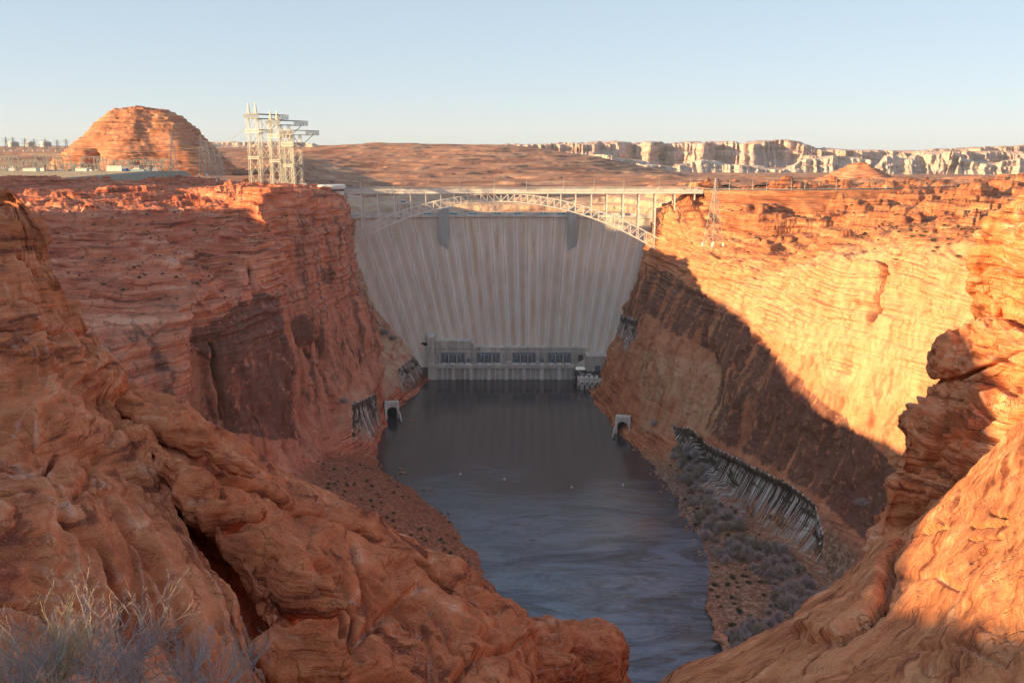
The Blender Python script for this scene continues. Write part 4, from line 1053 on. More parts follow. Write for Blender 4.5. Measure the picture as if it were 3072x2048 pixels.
for x in (452, 660, 1060, 1262, 1460):
    pp(MB().box(X_(x, 991) - .12, X_(x, 991) + .12, YF + 13.88, YF + 14, 17, 33), 'wall_joint', M_dark)
pp(MB().box(X_(1875, 991), X_(1935, 991), YF + 13.9, YF + 14, ZD, 25.5), 'door', simple('rusty_door', (0.16, 0.09, 0.08), 0.6))
pp(MB().box(X_(1870, 992), X_(1960, 992), YF + 14, YF + 24, 12, 33.4), 'wall')
for x in (300, 405, 497, 598, 705, 808, 895, 1052, 1217, 1305, 1425, 1502, 1617, 1706, 1812):
    pp(MB().box(X_(x - 4, 985), X_(x + 4, 985), YF + 5, YF + 14, ZD, ZD + 8.6), 'fire_wall', M_concl)
# transformers
bays = [(320, 583, (358, 450, 548), 'leftmost'), (725, 985, (763, 858, 955), 'second'), (1130, 1390, (1168, 1258, 1355), 'third'), (1535, 1790, (1570, 1663, 1757), 'rightmost')]
def transformer(x, y, label):
    t = thing('transformer', label, 'transformer', (x, y, ZD + 0.02), group='transformers on the powerhouse deck')
    MB().box(-2.6, 2.6, -2, 0.8, 0, 1.4).build('base', M_white, t)
    MB().box(-1.9, 1.9, -1.2, 2, 1.4, 4.6).build('tank', M_blue, t)
    for k in (-1.2, 0, 1.2): MB().cyl((k, 0, 4.6), (k * 1.25, -.2, 6.4), .28, .16, 8).build('bushing', M_steel, t)
    MB().cyl((-1.6, .8, 5.3), (1.6, .8, 5.3), .45, n=10).build('oil_conservator', M_blue, t)
    return t
M_concd = simple('stained_concrete', (0.20, 0.20, 0.205), 0.9)
M_bus = simple('bus_duct', (0.36, 0.42, 0.50), 0.5, 0.2)
for x0, x1, xs, nm in bays:
    for x, wh in zip(xs, ('left', 'middle', 'right')):
        transformer(X_(x, 984), YF + 6, f'blue grey transformer, {wh} one of the {nm} bay on the powerhouse deck')
    xa, xb = X_(x0, 990), X_(x1, 990)
    t = thing('bus_duct', f'blue grey steel frame of bus ducts behind the {nm} transformer bay', 'pipe frame', ((xa + xb) / 2, YF + 12.6, ZD), group='bus duct frames on the powerhouse wall')
    w = (xb - xa) / 2
    for z, ww in ((11.4, w), (10.1, w - 1.5), (8.8, w - 3.0)):
        MB().bar((-ww, 0, z), (ww, 0, z), .55).build('duct', M_bus, t)
    for k in range(7):
        x = -w + 2 * w * k / 6
        MB().bar((x, 0.3, 0.02), (x, 0.3, 11.4), .45).build('post', M_bus, t)
    MB().box(-w, w, .55, .7, .1, 11.2).build('backing', M_concd, t)
    for k in (-1, 0, 1): MB().bar((k * w * .62, -.3, 4.5), (k * w * .62, -.3, 9), .8).build('riser', M_bus, t)
transformer(X_(627, 984), YF + 6, 'spare blue grey transformer in the gap right of the leftmost bay')
transformer(X_(1464, 984), YF + 6, 'spare blue grey transformer right of the white gantry hoist, before the rightmost bay')
b = thing('hoist', 'white triangular hoist frame standing on the powerhouse deck between the third and rightmost bays', 'hoist', (X_(1407, 983), YF + 3, ZD))
for s in (-1, 1): MB().bar((s * 1.6, -1, 0.02), (0, 0, 6.4), .35).build('leg', M_white, b); MB().bar((s * 1.6, 1, 0.02), (0, 0, 6.4), .35).build('leg', M_white, b)
MB().bar((-1.1, 0, 2.6), (1.1, 0, 2.6), .3).build('crosspiece', M_white, b)
b = thing('gantry', 'small white portal gantry on the powerhouse deck left of the third bay', 'gantry', (X_(1091, 983), YF + 3, ZD))
for s in (-1, 1): MB().box(s * 1.9 - .3, s * 1.9 + .3, -.5, .5, 0.02, 3).build('leg', M_white, b)
MB().box(-2.4, 2.4, -.6, .6, 3, 3.8).build('beam', M_white, b)
b = thing('gantry', 'steel crane lying on the powerhouse roof beside the raised hall', 'crane', (X_(745, 1000), YF + 18, 34.02))
MB().box(-9.5, -5.5, -1.5, 1.5, 0, 3.2).build('cab', M_steel, b); MB().bar((-6, -1, 1.2), (9, -1, 1.4), .5).build('rail', M_white, b); MB().bar((-6, 1, 2.0), (9, 1, 2.2), .5).build('rail', M_white, b)
for k in range(5): MB().bar((-4 + k * 3, -1, 1.3), (-2.5 + k * 3, 1, 2.1), .25).build('brace', M_white, b)

# machine shop on the right
ms = thing('machine_shop', 'square concrete machine shop with a flat pale roof right of the powerhouse', 'building', (0, 978, 0))
def mp(mb, name, m=M_conc): o = mb.build(name, m); o.parent = ms; o.matrix_parent_inverse = Matrix.Translation((0, -978, 0)); return o
xa, xb = X_(1975, 972), X_(2280, 972)
mp(MB().prism([(xa, 972, 10), (xb, 972, 10), (xb, 1000, 10), (X_(1945, 1000), 1000, 10)], [(xa, 972, 28), (xb, 972, 28), (xb, 1000, 28), (X_(1945, 1000), 1000, 28)]), 'wall', M_conc)
mp(MB().prism([(xa - .4, 971.6, 28), (X_(2225, 972), 971.6, 28), (X_(2225, 1000), 1000, 28), (X_(1940, 1000), 1000, 28)], [(xa - .4, 971.6, 28.8), (X_(2225, 972), 971.6, 28.8), (X_(2225, 1000), 1000, 28.8), (X_(1940, 1000), 1000, 28.8)]), 'roof', M_concl)
mp(MB().box(X_(2068, 972), X_(2130, 972), 971.85, 972, 11.5, 17.8), 'door', M_blue)
mp(MB().box(X_(1990, 972), X_(2270, 972), 971.9, 972, 22.4, 22.8), 'ledge', M_concl)
yd = MB().prism([(X_(1850, 960), 978, 6), (X_(1870, 945), 952, 6), (X_(2200, 950), 940, 6), (X_(2330, 970), 978, 6)], [(X_(1850, 960), 978, 11.5), (X_(1870, 945), 952, 11.5), (X_(2200, 950), 940, 11.5), (X_(2330, 970), 978, 11.5)])
yd.build('service_yard', M_asph, kind='structure')
qy = thing('valve_house', 'concrete quay with four round outlet valves right of the powerhouse', 'quay', (0, 950, 0))
def qp(mb, name, m=M_conc): o = mb.build(name, m); o.parent = qy; o.matrix_parent_inverse = Matrix.Translation((0, -950, 0)); return o
xa, xb = X_(1870, 945), X_(2150, 940)
qp(MB().box(xa, xb, 938, 952, -6, 11.4), 'wall', M_conc)
for k in range(9): qp(MB().box(xa + 1 + k * 2.9, xa + 2.2 + k * 2.9, 936.8, 938, -6, 4.6), 'pier', M_concl if k % 2 else M_dark)
for x in (1922, 1977, 2034, 2092):
    o = qp(MB().cyl((X_(x, 940), 935.4, 7.2), (X_(x, 940), 938, 7.2), 1.9, n=18), 'valve', M_white)
    MB().cyl((X_(x, 940), 935.2, 7.2), (X_(x, 940), 935.4, 7.2), 1.25, n=16).build('valve_disc', M_dark, o)
    qp(MB().box(X_(x, 940) - 1.6, X_(x, 940) + 1.6, 941, 944, 11.4, 14), 'hoist_box', M_white)

def car(name, label, loc, rz, colm, s=1.0, van=False, cat='car', group=None):
    t = thing(name, label, cat, loc, rz, group, s)
    h = 2.2 if van else 1.5
    b = MB(); b.prism([(-2.2, y, .35) for y in (-.9,)] + [(2.2, -.9, .35), (2.25, -.9, .85), (1.1, -.9, .95), (-2.2, -.9, .95)], [(-2.2, .9, .35), (2.2, .9, .35), (2.25, .9, .85), (1.1, .9, .95), (-2.2, .9, .95)])
    b.build('body', colm, t)
    x0 = -2.15 if van else -1.7
    MB().prism([(x0, -.8, .95), (1.1, -.8, .95), (.45, -.7, h), (x0 + .3, -.7, h)], [(x0, .8, .95), (1.1, .8, .95), (.45, .7, h), (x0 + .3, .7, h)]).build('cabin', M_glass, t)
    MB().box(x0 + .25, .5, -.72, .72, h, h + .06).build('roof', colm, t)
    for sx in (-1.35, 1.35):
        for sy in (-.92, .92): MB().cyl((sx, sy - .1, .34), (sx, sy + .1, .34), .34, n=12).build('wheel', M_tyre, t)
    return t
M_silver = simple('silver_paint', (0.35, 0.36, 0.38), 0.3, 0.5)
M_carw = simple('white_car_paint', (0.75, 0.75, 0.73), 0.3)
car('pickup', 'dark grey pickup parked before the machine shop wall, left of its blue door', (X_(2018, 968), 966, 11.52), 0, M_silver, 1.25)
car('car', 'white van parked at an angle left of the machine shop corner', (X_(1892, 970), 968, 11.52), 1.9, M_carw, 1.2, True, 'van')
car('car', 'white car on the service yard above the outlet valves', (X_(1918, 960), 956, 11.52), 0.2, M_carw, 1.15)
t = thing('container', 'tall blue and white container at the right edge of the service yard', 'container', (X_(2226, 962), 958, 11.52))
MB().box(-1.8, 1.8, -1.5, 1.5, 0, 6.6).build('body', M_blue2, t); MB().box(-1.4, 1.0, -1.56, -1.5, .8, 6.0).build('panel', M_white, t)
t = thing('bin', 'low red bin beside the machine shop wall, right of its blue door', 'bin', (X_(2165, 966), 967, 11.52))
MB().box(-2.4, 2.4, -.8, .8, .12, 1.2).build('body', M_red, t); MB().box(-2.5, 2.5, -.9, .9, 1.2, 1.35).build('rim', M_dark, t)
t = thing('picnic_shelter', 'small flat shelter on posts in the service yard', 'shelter', (X_(2000, 952), 949, 11.52))
MB().box(-2.4, 2.4, -1.5, 1.5, 2.2, 2.5).build('roof', M_white, t)
for sx in (-2, 2):
    for sy in (-1.2, 1.2): MB().box(sx - .08, sx + .08, sy - .08, sy + .08, 0, 2.2).build('post', M_steel, t)

# spillway portals
for (px, py, side, lb) in ((388, 404, 1, 'dark spillway tunnel mouth with a pale concrete side wall on the left bank'), (627, 419, -1, 'arched spillway tunnel mouth with pale concrete wing wall on the right bank')):
    p = WZ(px, py + 11, 0); p = (p[0] + side * 5.5, p[1] - 10, 0)
    t = thing('spillway_portal', lb, 'tunnel portal', (p[0], p[1], 0), side * 0.25)
    xs_ = -side
    t.scale = (.82, .82, .78)
    # facing block with arched opening
    b = MB(); n = 12; w, hgt = 8.0, 21.0
    arc = [(6.0 * math.cos(math.pi * i / n), 9.5 + 6.0 * math.sin(math.pi * i / n)) for i in range(n + 1)]
    for (a0, z0), (a1, z1) in zip(arc[:-1], arc[1:]):
        b.prism([(a0, -2, z0), (a1, -2, z1), (a1, 8, z1), (a0, 8, z0)], [(a0, -2, hgt), (a1, -2, hgt), (a1, 8, hgt), (a0, 8, hgt)])
    b.build('arch', M_conc, t)
    MB().box(6.0, w, -2.01, 8, -5, hgt).build('jamb', M_concl, t); MB().box(-w, -6.0, -2.01, 8, -5, hgt).build('jamb', M_concl, t)
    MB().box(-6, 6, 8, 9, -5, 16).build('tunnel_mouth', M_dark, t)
    x = 8.0 if side < 0 else -8.0
    MB().prism([(x, -12, -5), (x + .9 * (1 if x > 0 else -1), -12, -5), (x + .9 * (1 if x > 0 else -1), -2, -5), (x, -2, -5)],
               [(x, -12, 3), (x + .9 * (1 if x > 0 else -1), -12, 3), (x + .9 * (1 if x > 0 else -1), -2, 20), (x, -2, 20)]).build('wing_wall', M_concl, t)
    MB().prism([(-x, -16, -5), (-x * 1.15, -16, -5), (-x * 1.15, -2, -5), (-x, -2, -5)], [(-x, -16, 2), (-x * 1.15, -16, 2), (-x * 1.15, -2, 9), (-x, -2, 9)]).build('wing_wall', M_concl, t)

# ------------------------------------------------------------------ bridge
YB0, YB1 = 915.0, 927.0
def BX(px): return (px - 512) / F * 908
def BZ(py): return A(512, py, 919)[2]
ZDK = 211.6
br = thing('arch_bridge', 'pale steel arch bridge spanning the canyon in front of the dam', 'bridge', (0, 921, 0))
def bp(mb, name, m=M_bridge, par=None):
    o = mb.build(name, m)
    if par: o.parent = par
    else: o.parent = br; o.matrix_parent_inverse = Matrix.Translation((0, -921, 0))
    return o
colx = [345.1, 361.7, 378, 394.6, 410.8, 426, 441, 454.4, 467.6, 480.9, 494, 508, 521, 534, 547.6, 560.7, 575.5, 591.2, 606.6, 623, 638.8, 655.2]
def topc(p): return BZ(193.2 + 0.00174 * (p - 501) ** 2 + 0.006 * max(0, p - 501))
def botc(p): return BZ(200.8 + 0.00188 * (p - 501) ** 2 + 0.012 * max(0, p - 501))
nodes = []
for a, c in zip(colx[:-1], colx[1:]): nodes += [a, (a + c) / 2]
nodes.append(colx[-1])
bp(MB().box(BX(318), BX(702), 912.5, 929.5, ZDK + .3, ZDK + 1.1), 'deck', M_concl)
bp(MB().box(BX(318), BX(702), 913.0, 913.5, ZDK - 2.0, ZDK + .3), 'girder'); bp(MB().box(BX(318), BX(702), 928.5, 929.0, ZDK - 2.0, ZDK + .3), 'girder')
for yy in (912.7, 929.1):
    bp(MB().box(BX(318), BX(702), yy, yy + .3, ZDK + 1.1, ZDK + 1.9), 'kerb_wall', M_concl)
    rb = MB(); n = 190
    for i in range(n + 1):
        x = BX(345) + (BX(702) - BX(345)) * i / n
        rb.box(x - .12, x + .12, yy + .05, yy + .25, ZDK + 1.9, ZDK + 4.0)
    rb.box(BX(345), BX(702), yy, yy + .3, ZDK + 4.0, ZDK + 4.25); rb.box(BX(345), BX(702), yy + .04, yy + .26, ZDK + 2.9, ZDK + 3.05)
    bp(rb, 'railing', M_steelw)
for yy in (YB0, YB1):
    for i in range(len(nodes) - 1):
        a, c = nodes[i], nodes[i + 1]
        bp(MB().bar((BX(a), yy, topc(a)), (BX(c), yy, topc(c)), .95, .95), 'top_chord'); bp(MB().bar((BX(a), yy, botc(a)), (BX(c), yy, botc(c)), .95, .95), 'bottom_chord')
        if (a + c) / 2 < 501: p, q = (BX(a), yy, topc(a)), (BX(c), yy, botc(c))
        else: p, q = (BX(a), yy, botc(a)), (BX(c), yy, topc(c))
        bp(MB().bar(p, q, .62), 'diagonal')
    for a in nodes: bp(MB().bar((BX(a), yy, botc(a)), (BX(a), yy, topc(a)), .75), 'post')
    for a in colx: bp(MB().bar((BX(a), yy, topc(a) - .3), (BX(a), yy, ZDK - 1.6), 1.15 if abs(a - 501) > 60 else .9, 1.3), 'column')
    for s, a in ((-1, 345.1), (1, 655.2)):
        bp(MB().bar((BX(a), yy, botc(a)), (BX(a) + s * 9, yy, botc(a) - 7), 1.3), 'bottom_chord'); bp(MB().bar((BX(a), yy, topc(a)), (BX(a) + s * 9, yy, topc(a) - 5), 1.2), 'top_chord')
    bp(MB().bar((BX(674.4), yy, 190), (BX(674.4), yy, ZDK - 1.6), 1.1, 1.3), 'column')
    bp(MB().bar((BX(694), yy, 200), (BX(694), yy, ZDK - 1.6), 1.1, 1.3), 'column')
for i, a in enumerate(nodes):
    bp(MB().bar((BX(a), YB0, topc(a)), (BX(a), YB1, topc(a)), .6), 'strut'); bp(MB().bar((BX(a), YB0, botc(a)), (BX(a), YB1, botc(a)), .6), 'strut')
for a in colx:
    if ZDK - topc(a) > 9:
        k = 14
        z = ZDK - 4
        bp(MB().bar((BX(a), YB0, z), (BX(a), YB1, z), .8), 'cross_beam')
        while z - k > topc(a):
            bp(MB().bar((BX(a), YB0, z), (BX(a), YB1, z - k), .4), 'cross_brace'); z -= k
            bp(MB().bar((BX(a), YB0, z), (BX(a), YB1, z), .6), 'cross_beam')

# street lamps
def lamp(x, y, z, h, label, group):
    t = thing('street_lamp', label, 'street lamp', (x, y, z), group=group)
    MB().cyl((0, 0, 0), (0, 0, h), .22, .12, 6).build('pole', M_steelw, t)
    MB().bar((0, 0, h - .1), (0, 1.8, h + .2), .14).build('arm', M_steelw, t)
    MB().box(-.2, .2, 1.6, 2.5, h + .1, h + .35).build('lamp_head', M_steel, t)
ords = ['first', 'second', 'third', 'fourth', 'fifth', 'sixth', 'seventh', 'eighth', 'ninth', 'tenth', 'eleventh', 'last']
bl = [361.7, 394.6, 428.8, 460, 494.5, 526.4, 563.3, 593.3, 622.9, 657.6, 689]
for i, p in enumerate(bl):
    lamp(BX(p), 912.2, ZDK + 1.1, 11.5, f'{ords[i]} street lamp from the left on the bridge deck', 'street lamps on the bridge')

# ------------------------------------------------------------------ lattice towers
def lattice_leg(mb, p, q, w0, w1, n, t=0.22):
    """square lattice column between p and q"""
    p, q = Vector(p), Vector(q)
    for i in range(n):
        a, c = p.lerp(q, i / n), p.lerp(q, (i + 1) / n)
        wa, wc = w0 + (w1 - w0) * i / n, w0 + (w1 - w0) * (i + 1) / n
        ca = [a + Vector((sx * wa, sy * wa, 0)) for sx, sy in ((-1, -1), (1, -1), (1, 1), (-1, 1))]
        cc = [c + Vector((sx * wc, sy * wc, 0)) for sx, sy in ((-1, -1), (1, -1), (1, 1), (-1, 1))]
        for k in range(4):
            j = (k + 1) % 4
            mb.bar(ca[k], cc[k], t * 1.5); mb.bar(ca[k], cc[j] if i % 2 else cc[k].lerp(cc[j], 1), t); mb.bar(cc[k], cc[j], t)
    return mb
def beam_truss(mb, x0, x1, y0, y1, z0, z1, n, t=0.25):
    for y in (y0, y1):
        for z in (z0, z1): mb.bar((x0, y, z), (x1, y, z), t * 1.6)
    for i in range(n + 1):
        x = x0 + (x1 - x0) * i / n
        for y in (y0, y1): mb.bar((x, y, z0), (x, y, z1), t)
        for z in (z0, z1): mb.bar((x, y0, z), (x, y1, z), t)
        if i < n:
            xn = x0 + (x1 - x0) * (i + 1) / n
            for y in (y0, y1): mb.bar((x, y, z0 if i % 2 else z1), (xn, y, z1 if i % 2 else z0), t)
            mb.bar((x, y0, z1), (xn, y1, z1), t)
    return mb

M_arm = simple('shaded_steel', (0.20, 0.195, 0.18), 0.6, 0.2)  # darker steel: the shaded sides of the top arms put into the colour
def hframe(px_base, py_base, Y, top, mid, wid, deep, label, spikes):
    """dead-end structure: two lattice legs in front, two behind, crossbeams, arms"""
    p = A(px_base, py_base, Y); s = Y / F
    t = thing('transmission_tower', label, 'lattice tower', (p[0], p[1], p[2] - 1), -0.45, 'transmission towers beside the bridge')
    hh_ = (py_base - top) * s; hm = (py_base - mid) * s
    w = wid * s / 2
    for sx in (-1, 1):
        for sy in (0, 1):
            lattice_leg(MB(), (sx * w * 1.12, sy * deep * 1.0, 0), (sx * w, sy * deep, hh_), 1.35, 1.05, 15, 0.13).build('leg', M_steelw, t)
            lattice_leg(MB(), (sx * w * .8, sy * deep, hh_ + 3), (sx * w * .8, sy * deep, hh_ + spikes), 1.1, .12, 5, 0.2).build('spire', M_steelw, t) if sy == 0 else None
    beam_truss(MB(), -w - 3.5, w + 3.5, -1.8, deep + 24, hh_ - .5, hh_ + 3.6, 10, 0.28).build('crossbeam', M_arm, t)
    beam_truss(MB(), -w - 2.5, w + 3, -1.6, deep + 1.8, hm - 1.2, hm + 2.0, 9, 0.26).build('crossbeam', M_steelw, t)
    beam_truss(MB(), -w - 1.5, w + 1.5, -1.5, deep + 1.5, hh_ * .42, hh_ * .42 + 2, 8, 0.2).build('crossbeam', M_steelw, t)
    bm_ = MB()
    for sy in (0, deep):
        for k in range(5):
            z0, z1 = hh_ * k / 5, hh_ * (k + 1) / 5
            bm_.bar((-w, sy, z0), (w, sy, z1), .2); bm_.bar((w, sy, z0), (-w, sy, z1), .2)
            bm_.bar((-w, 0, z0), (-w, deep, z1), .2); bm_.bar((w, 0, z1), (w, deep, z0), .2)
    bm_.build('bracing', M_steelw, t)
    MB().bar((w, deep + 1, hh_ - 11), (w, deep + 20, hh_), .5).build('arm_brace', M_steelw, t)
    for k in range(3): MB().cyl((-w + k * w, -2, hh_ - .4), (-w + k * w, -3, hh_ - 4.2), .3, n=6).build('insulator', M_steel, t)
    return t
hframe(256.5, 186.5, 872, 119.5, 132.5, 11, 17, 'tallest and leftmost lattice tower of the cluster left of the bridge', 13.5)
hframe(277.5, 187.5, 862, 125.5, 137, 10, 15, 'middle lattice tower of the cluster left of the bridge', 12)
hframe(290.5, 188.5, 850, 135.0, 145, 9, 12, 'shortest lattice tower of the cluster, nearest the bridge', 0.5)

def pylon(px, pyb, pyt, Y, label, wb=6.5, rot=0.3, group=None, arm=0.0, t=0.28, n=8):
    p = A(px, pyb, Y); hh_ = (pyb - pyt) * Y / F
    o = thing('pylon', label, 'lattice pylon', (p[0], p[1], p[2] - 1), rot, group)
    def prof(f): return wb * (1 - f) ** 1.15 * 0.82 + wb * 0.18 * (1 - f * .6)
    fs = [1 - (1 - i / n) ** 1.25 for i in range(n + 1)]
    for sx, sy in ((-1, -1), (1, -1), (1, 1), (-1, 1)):
        m_ = MB()
        for a, c in zip(fs[:-1], fs[1:]): m_.bar((sx * prof(a), sy * prof(a), a * hh_), (sx * prof(c), sy * prof(c), c * hh_), t * 1.6)
        m_.build('leg', M_steelw, o)
        MB().cyl((sx * prof(0), sy * prof(0), -1), (sx * prof(0), sy * prof(0), 1.6), .9, .6, 8).build('footing', M_white, o)
    m_ = MB()
    for a, c in zip(fs[:-1], fs[1:]):
        A4 = [Vector((sx * prof(a), sy * prof(a), a * hh_)) for sx, sy in ((-1, -1), (1, -1), (1, 1), (-1, 1))]
        C4 = [Vector((sx * prof(c), sy * prof(c), c * hh_)) for sx, sy in ((-1, -1), (1, -1), (1, 1), (-1, 1))]
        for k in range(4):
            j = (k + 1) % 4
            m_.bar(A4[k], C4[j], t); m_.bar(A4[j], C4[k], t); m_.bar(C4[k], C4[j], t)
    m_.build('bracing', M_steelw, o)
    for f, l in ((0.80, arm), (0.62, arm * .8)) if arm else ():
        for s in (-1, 1):
            MB().bar((0, 0, f * hh_), (s * l, 0, f * hh_ + 1), .35).bar((0, 0, f * hh_ + 4), (s * l, 0, f * hh_ + 1), .3).build('arm', M_steelw, o)
    return o
pylon(713, 243, 178, 760, 'tall lattice pylon on the sunlit bench right of the bridge', 6.0, 0.5, None, 5, 0.15)
for (px, pyb, pyt, Y, lb) in ((174, 170, 133.5, 1020, 'dark lattice pylon standing before the middle of the big dome'), (203, 174, 136, 1040, 'left lattice pylon of the group at the right foot of the big dome'), (209, 177, 141, 960, 'second lattice pylon of the group at the right foot of the big dome'),
                          (215, 178, 143, 965, 'third lattice pylon of the group at the right foot of the big dome'), (221, 179, 150, 950, 'lowest lattice pylon of the group at the right foot of the big dome')):
    pylon(px, pyb, pyt, Y, lb, 4.2, 0.3, 'pylons near the dome', 6, 0.3, 7)

# overhead lines
def cable(p, q, sag, label, r=0.12, n=14):
    m_ = MB(); P_ = Vector(p); Q_ = Vector(q); prev = None
    for i in range(n + 1):
        f = i / n; c = P_.lerp(Q_, f) - Vector((0, 0, sag * 4 * f * (1 - f)))
        if prev is not None: m_.bar(prev, c, r)
        prev = c
    return tag(m_.build('power_line', M_steel), label, 'power line', 'overhead power lines')
for i, (a, c, lb) in enumerate([((249, 121, 872), (215, 145, 965), 'uppermost power line from the tall towers down to the pylons by the dome'), ((251, 123, 872), (209, 144, 960), 'second power line from the tall towers down to the pylons by the dome'),
                                ((254, 134, 872), (203, 140, 1040), 'lowest power line from the tall towers down to the pylons by the dome'), ((203, 141, 1040), (20, 143, 960), 'upper power line crossing the big dome towards the substation'), ((209, 146, 960), (60, 147, 950), 'lower power line crossing the big dome towards the substation')]):
    cable(A(*a), A(*c), 5, lb, 0.16 if i < 3 else 0.3)

# ------------------------------------------------------------------ visitor centre, road, cars
p = A(332, 189, 905)
t = thing('visitor_centre', 'round flat roofed white visitor centre at the left end of the bridge', 'building', (p[0], 903, 212))
MB().cyl((0, 0, -3), (0, 0, 3.6), 12.2, n=40).build('wall', M_concl, t)
MB().cyl((0, 0, 0.9), (0, 0, 2.6), 12.3, n=40).build('window', M_glass, t)
MB().cyl((0, 0, 3.6), (0, 0, 6.4), 13.8, n=48).build('roof', M_white, t)
MB().cyl((0, 0, 6.4), (0, 0, 6.9), 13.2, 12.9, n=48).build('roof_edge', M_white, t)
p = A(308, 188, 900)
t = thing('service_building', 'low white block with a tall box beside the tower cluster', 'building', (p[0], 898, 211.5))
MB().box(-9, 14, -4, 4, -2, 3.4).build('wall', M_white, t); MB().box(-6, -1, -2, 3, 3.4, 9).build('tower', M_concl, t); MB().box(1, 4, -2, 2, 3.4, 6).build('plant_room', M_concl, t)
# road across the right plateau
rp_ = [(702,189.2,921),(745,189.6,900),(800,189.4,885),(850,188.8,890),(890,188,900),(940,186.4,930),(990,184.9,965),(1040,183.6,1000),(1120,182,1050)]
pts = [Vector(A(*q)) for q in rp_]
def resample(pts, n):
    o_ = []
    for i in range(len(pts) - 1):
        for k in range(n): o_.append(pts[i].lerp(pts[i + 1], k / n))
    return o_ + [pts[-1]]
rs = resample(pts, 6)
b = MB()
for a, c in zip(rs[:-1], rs[1:]):
    d = (c - a).normalized(); nn = Vector((-d.y, d.x, 0)).normalized() * 6
    b.prism([a - nn, c - nn, c + nn, a + nn], [v + Vector((0, 0, -.5)) for v in (a - nn, c - nn, c + nn, a + nn)])
b.build('road', M_asph, kind='structure')
eg = []
for off, dz in ((-45, -26), (-30, -14), (-14, -5), (-8, -.7), (-6.5, -.45), (0, -.45), (6.5, -.45), (9, -1), (40, -18)):
    eg.append([(v.x, v.y + off, v.z + dz) for v in rs])
GE, _r, _c = loft(eg, [10, 12, 10, 4, 4, 4, 4, 8], 4)
GE[..., 2] += (1.0 * fbm(GE, .12, 4, 77) + .5 * np.abs(fbm(GE, .5, 2, 78))) * smooth(3, 1.5, _r)
grid_mesh('embankment', GE, M_right, 'structure', stain_arr(GE))
g = MB()
for a, c in zip(rs[:-1], rs[1:]):
    nn = Vector((0, -6.4, 0)); g.bar(a + nn + Vector((0, 0, .8)), c + nn + Vector((0, 0, .8)), .12, .35); g.bar(a + nn + Vector((0, 0, -1)), a + nn + Vector((0, 0, .8)), .18)
tag(g.build('guard_rail', M_steelw), 'thin steel guard rail along the road right of the bridge', 'guard rail')
for i, (px, py, Y) in enumerate([(728,189.3,905),(751,189.6,898),(765,189.6,893),(789.5,189.4,886),(802.6,189.4,885),(834,189,888)]):
    q = A(px, py, Y); lamp(q[0], q[1] - 5.6, q[2] - .5, 10.5, f'{ords[i]} roadside lamp right of the bridge, counted from the bridge', 'street lamps along the plateau road')
for (px, py, Y, lb, m_, v) in ((887, 188.0, 900, 'white car on the plateau road, leftmost of the three cars', M_carw, False), (959, 185.9, 943, 'silver car on the plateau road, middle of the three cars', M_silver, False), (992.6, 184.8, 967, 'dark van on the plateau road, rightmost of the three vehicles', simple('dark_paint', (.08, .08, .1), .3), True)):
    q = A(px, py, Y); car('car', lb, (q[0], q[1] - 2, q[2] + .02), 0.2, m_, 1.15, v)
car('car', 'white car crossing the left part of the bridge deck', (BX(409), 916, ZDK + 1.12), 0, M_carw, 1.1)
car('car', 'white car leaving the right end of the bridge deck', (BX(684), 916, ZDK + 1.12), 0, M_carw, 1.1)
car('car', 'silver car just off the right end of the bridge', (BX(699), 917, ZDK + 1.12), 0.05, M_silver, 1.1)

# ------------------------------------------------------------------ substation on the left plateau
YS = 990
pz_ = A(100, 172, YS)[2]
M_gravel = simple('pale_gravel', (0.30, 0.25, 0.20), 0.95, sc=0.4, var=0.25)
b = MB()
b.prism([A(-200, 169.5, 1080), A(-200, 171, 962), A(150, 171, 962), A(186, 170.5, 1010)], [(p_[0] - 40, p_[1] + 8, p_[2] - 26) if k_ in (0,) else (p_[0] + (30 if k_ > 1 else -40), p_[1] - (60 if k_ in (1, 2) else -10), p_[2] - 26) for k_, p_ in enumerate([A(-200, 169.5, 1080), A(-200, 171, 962), A(150, 171, 962), A(186, 170.5, 1010)])])
b.build('gravel_pad', M_gravel, kind='structure')
M_sub = simple('galvanised_grey', (0.42, 0.40, 0.35), 0.5, 0.2)
def sub_gantry(px, Y, w, h, label):
    p = A(px, 171, Y); t = thing('substation_gantry', label, 'gantry', (p[0], Y, pz_ - .5), 0.1, 'steel gantries of the substation')
    for s in (-1, 1): lattice_leg(MB(), (s * w, 0, 0), (s * w, 0, h), .8, .45, 6, .16).build('leg', M_sub, t)
    beam_truss(MB(), -w, w, -.5, .5, h - 1, h, 6, .16).build('beam', M_sub, t)
    for k in (-.6, 0, .6): MB().cyl((k * w, 0, h - 1), (k * w, 0, h - 3), .2, n=6).build('insulator', M_white, t)
    return t
for i in range(40):
    px = -8 + i * 4.5 + rnd.uniform(-1.5, 1.5); Y = rnd.uniform(975, 1045); h = rnd.uniform(8, 19) * (1.0 if px < 110 else .75)
    sub_gantry(px, Y, rnd.uniform(4, 8), h, 'grey steel gantry in the crowded substation left of the dome')
def sub_trans(px, Y, m_, label, s=1.0):
    p = A(px, 171, Y); t = thing('substation_transformer', label, 'transformer', (p[0], Y, pz_ - .3), rnd.uniform(-.3, .3), 'transformers of the substation', s)
    MB().box(-2.6, 2.6, -1.6, 1.6, 0, 3.8).build('tank', m_, t); MB().box(-3.2, -2.6, -1.4, 1.4, .6, 3.4).build('radiator', M_white, t); MB().box(2.6, 3.2, -1.4, 1.4, .6, 3.4).build('radiator', M_white, t)
    for k in (-1.4, 0, 1.4): MB().cyl((k, 0, 3.8), (k * 1.3, 0, 6), .3, .18, 8).build('bushing', M_white, t)
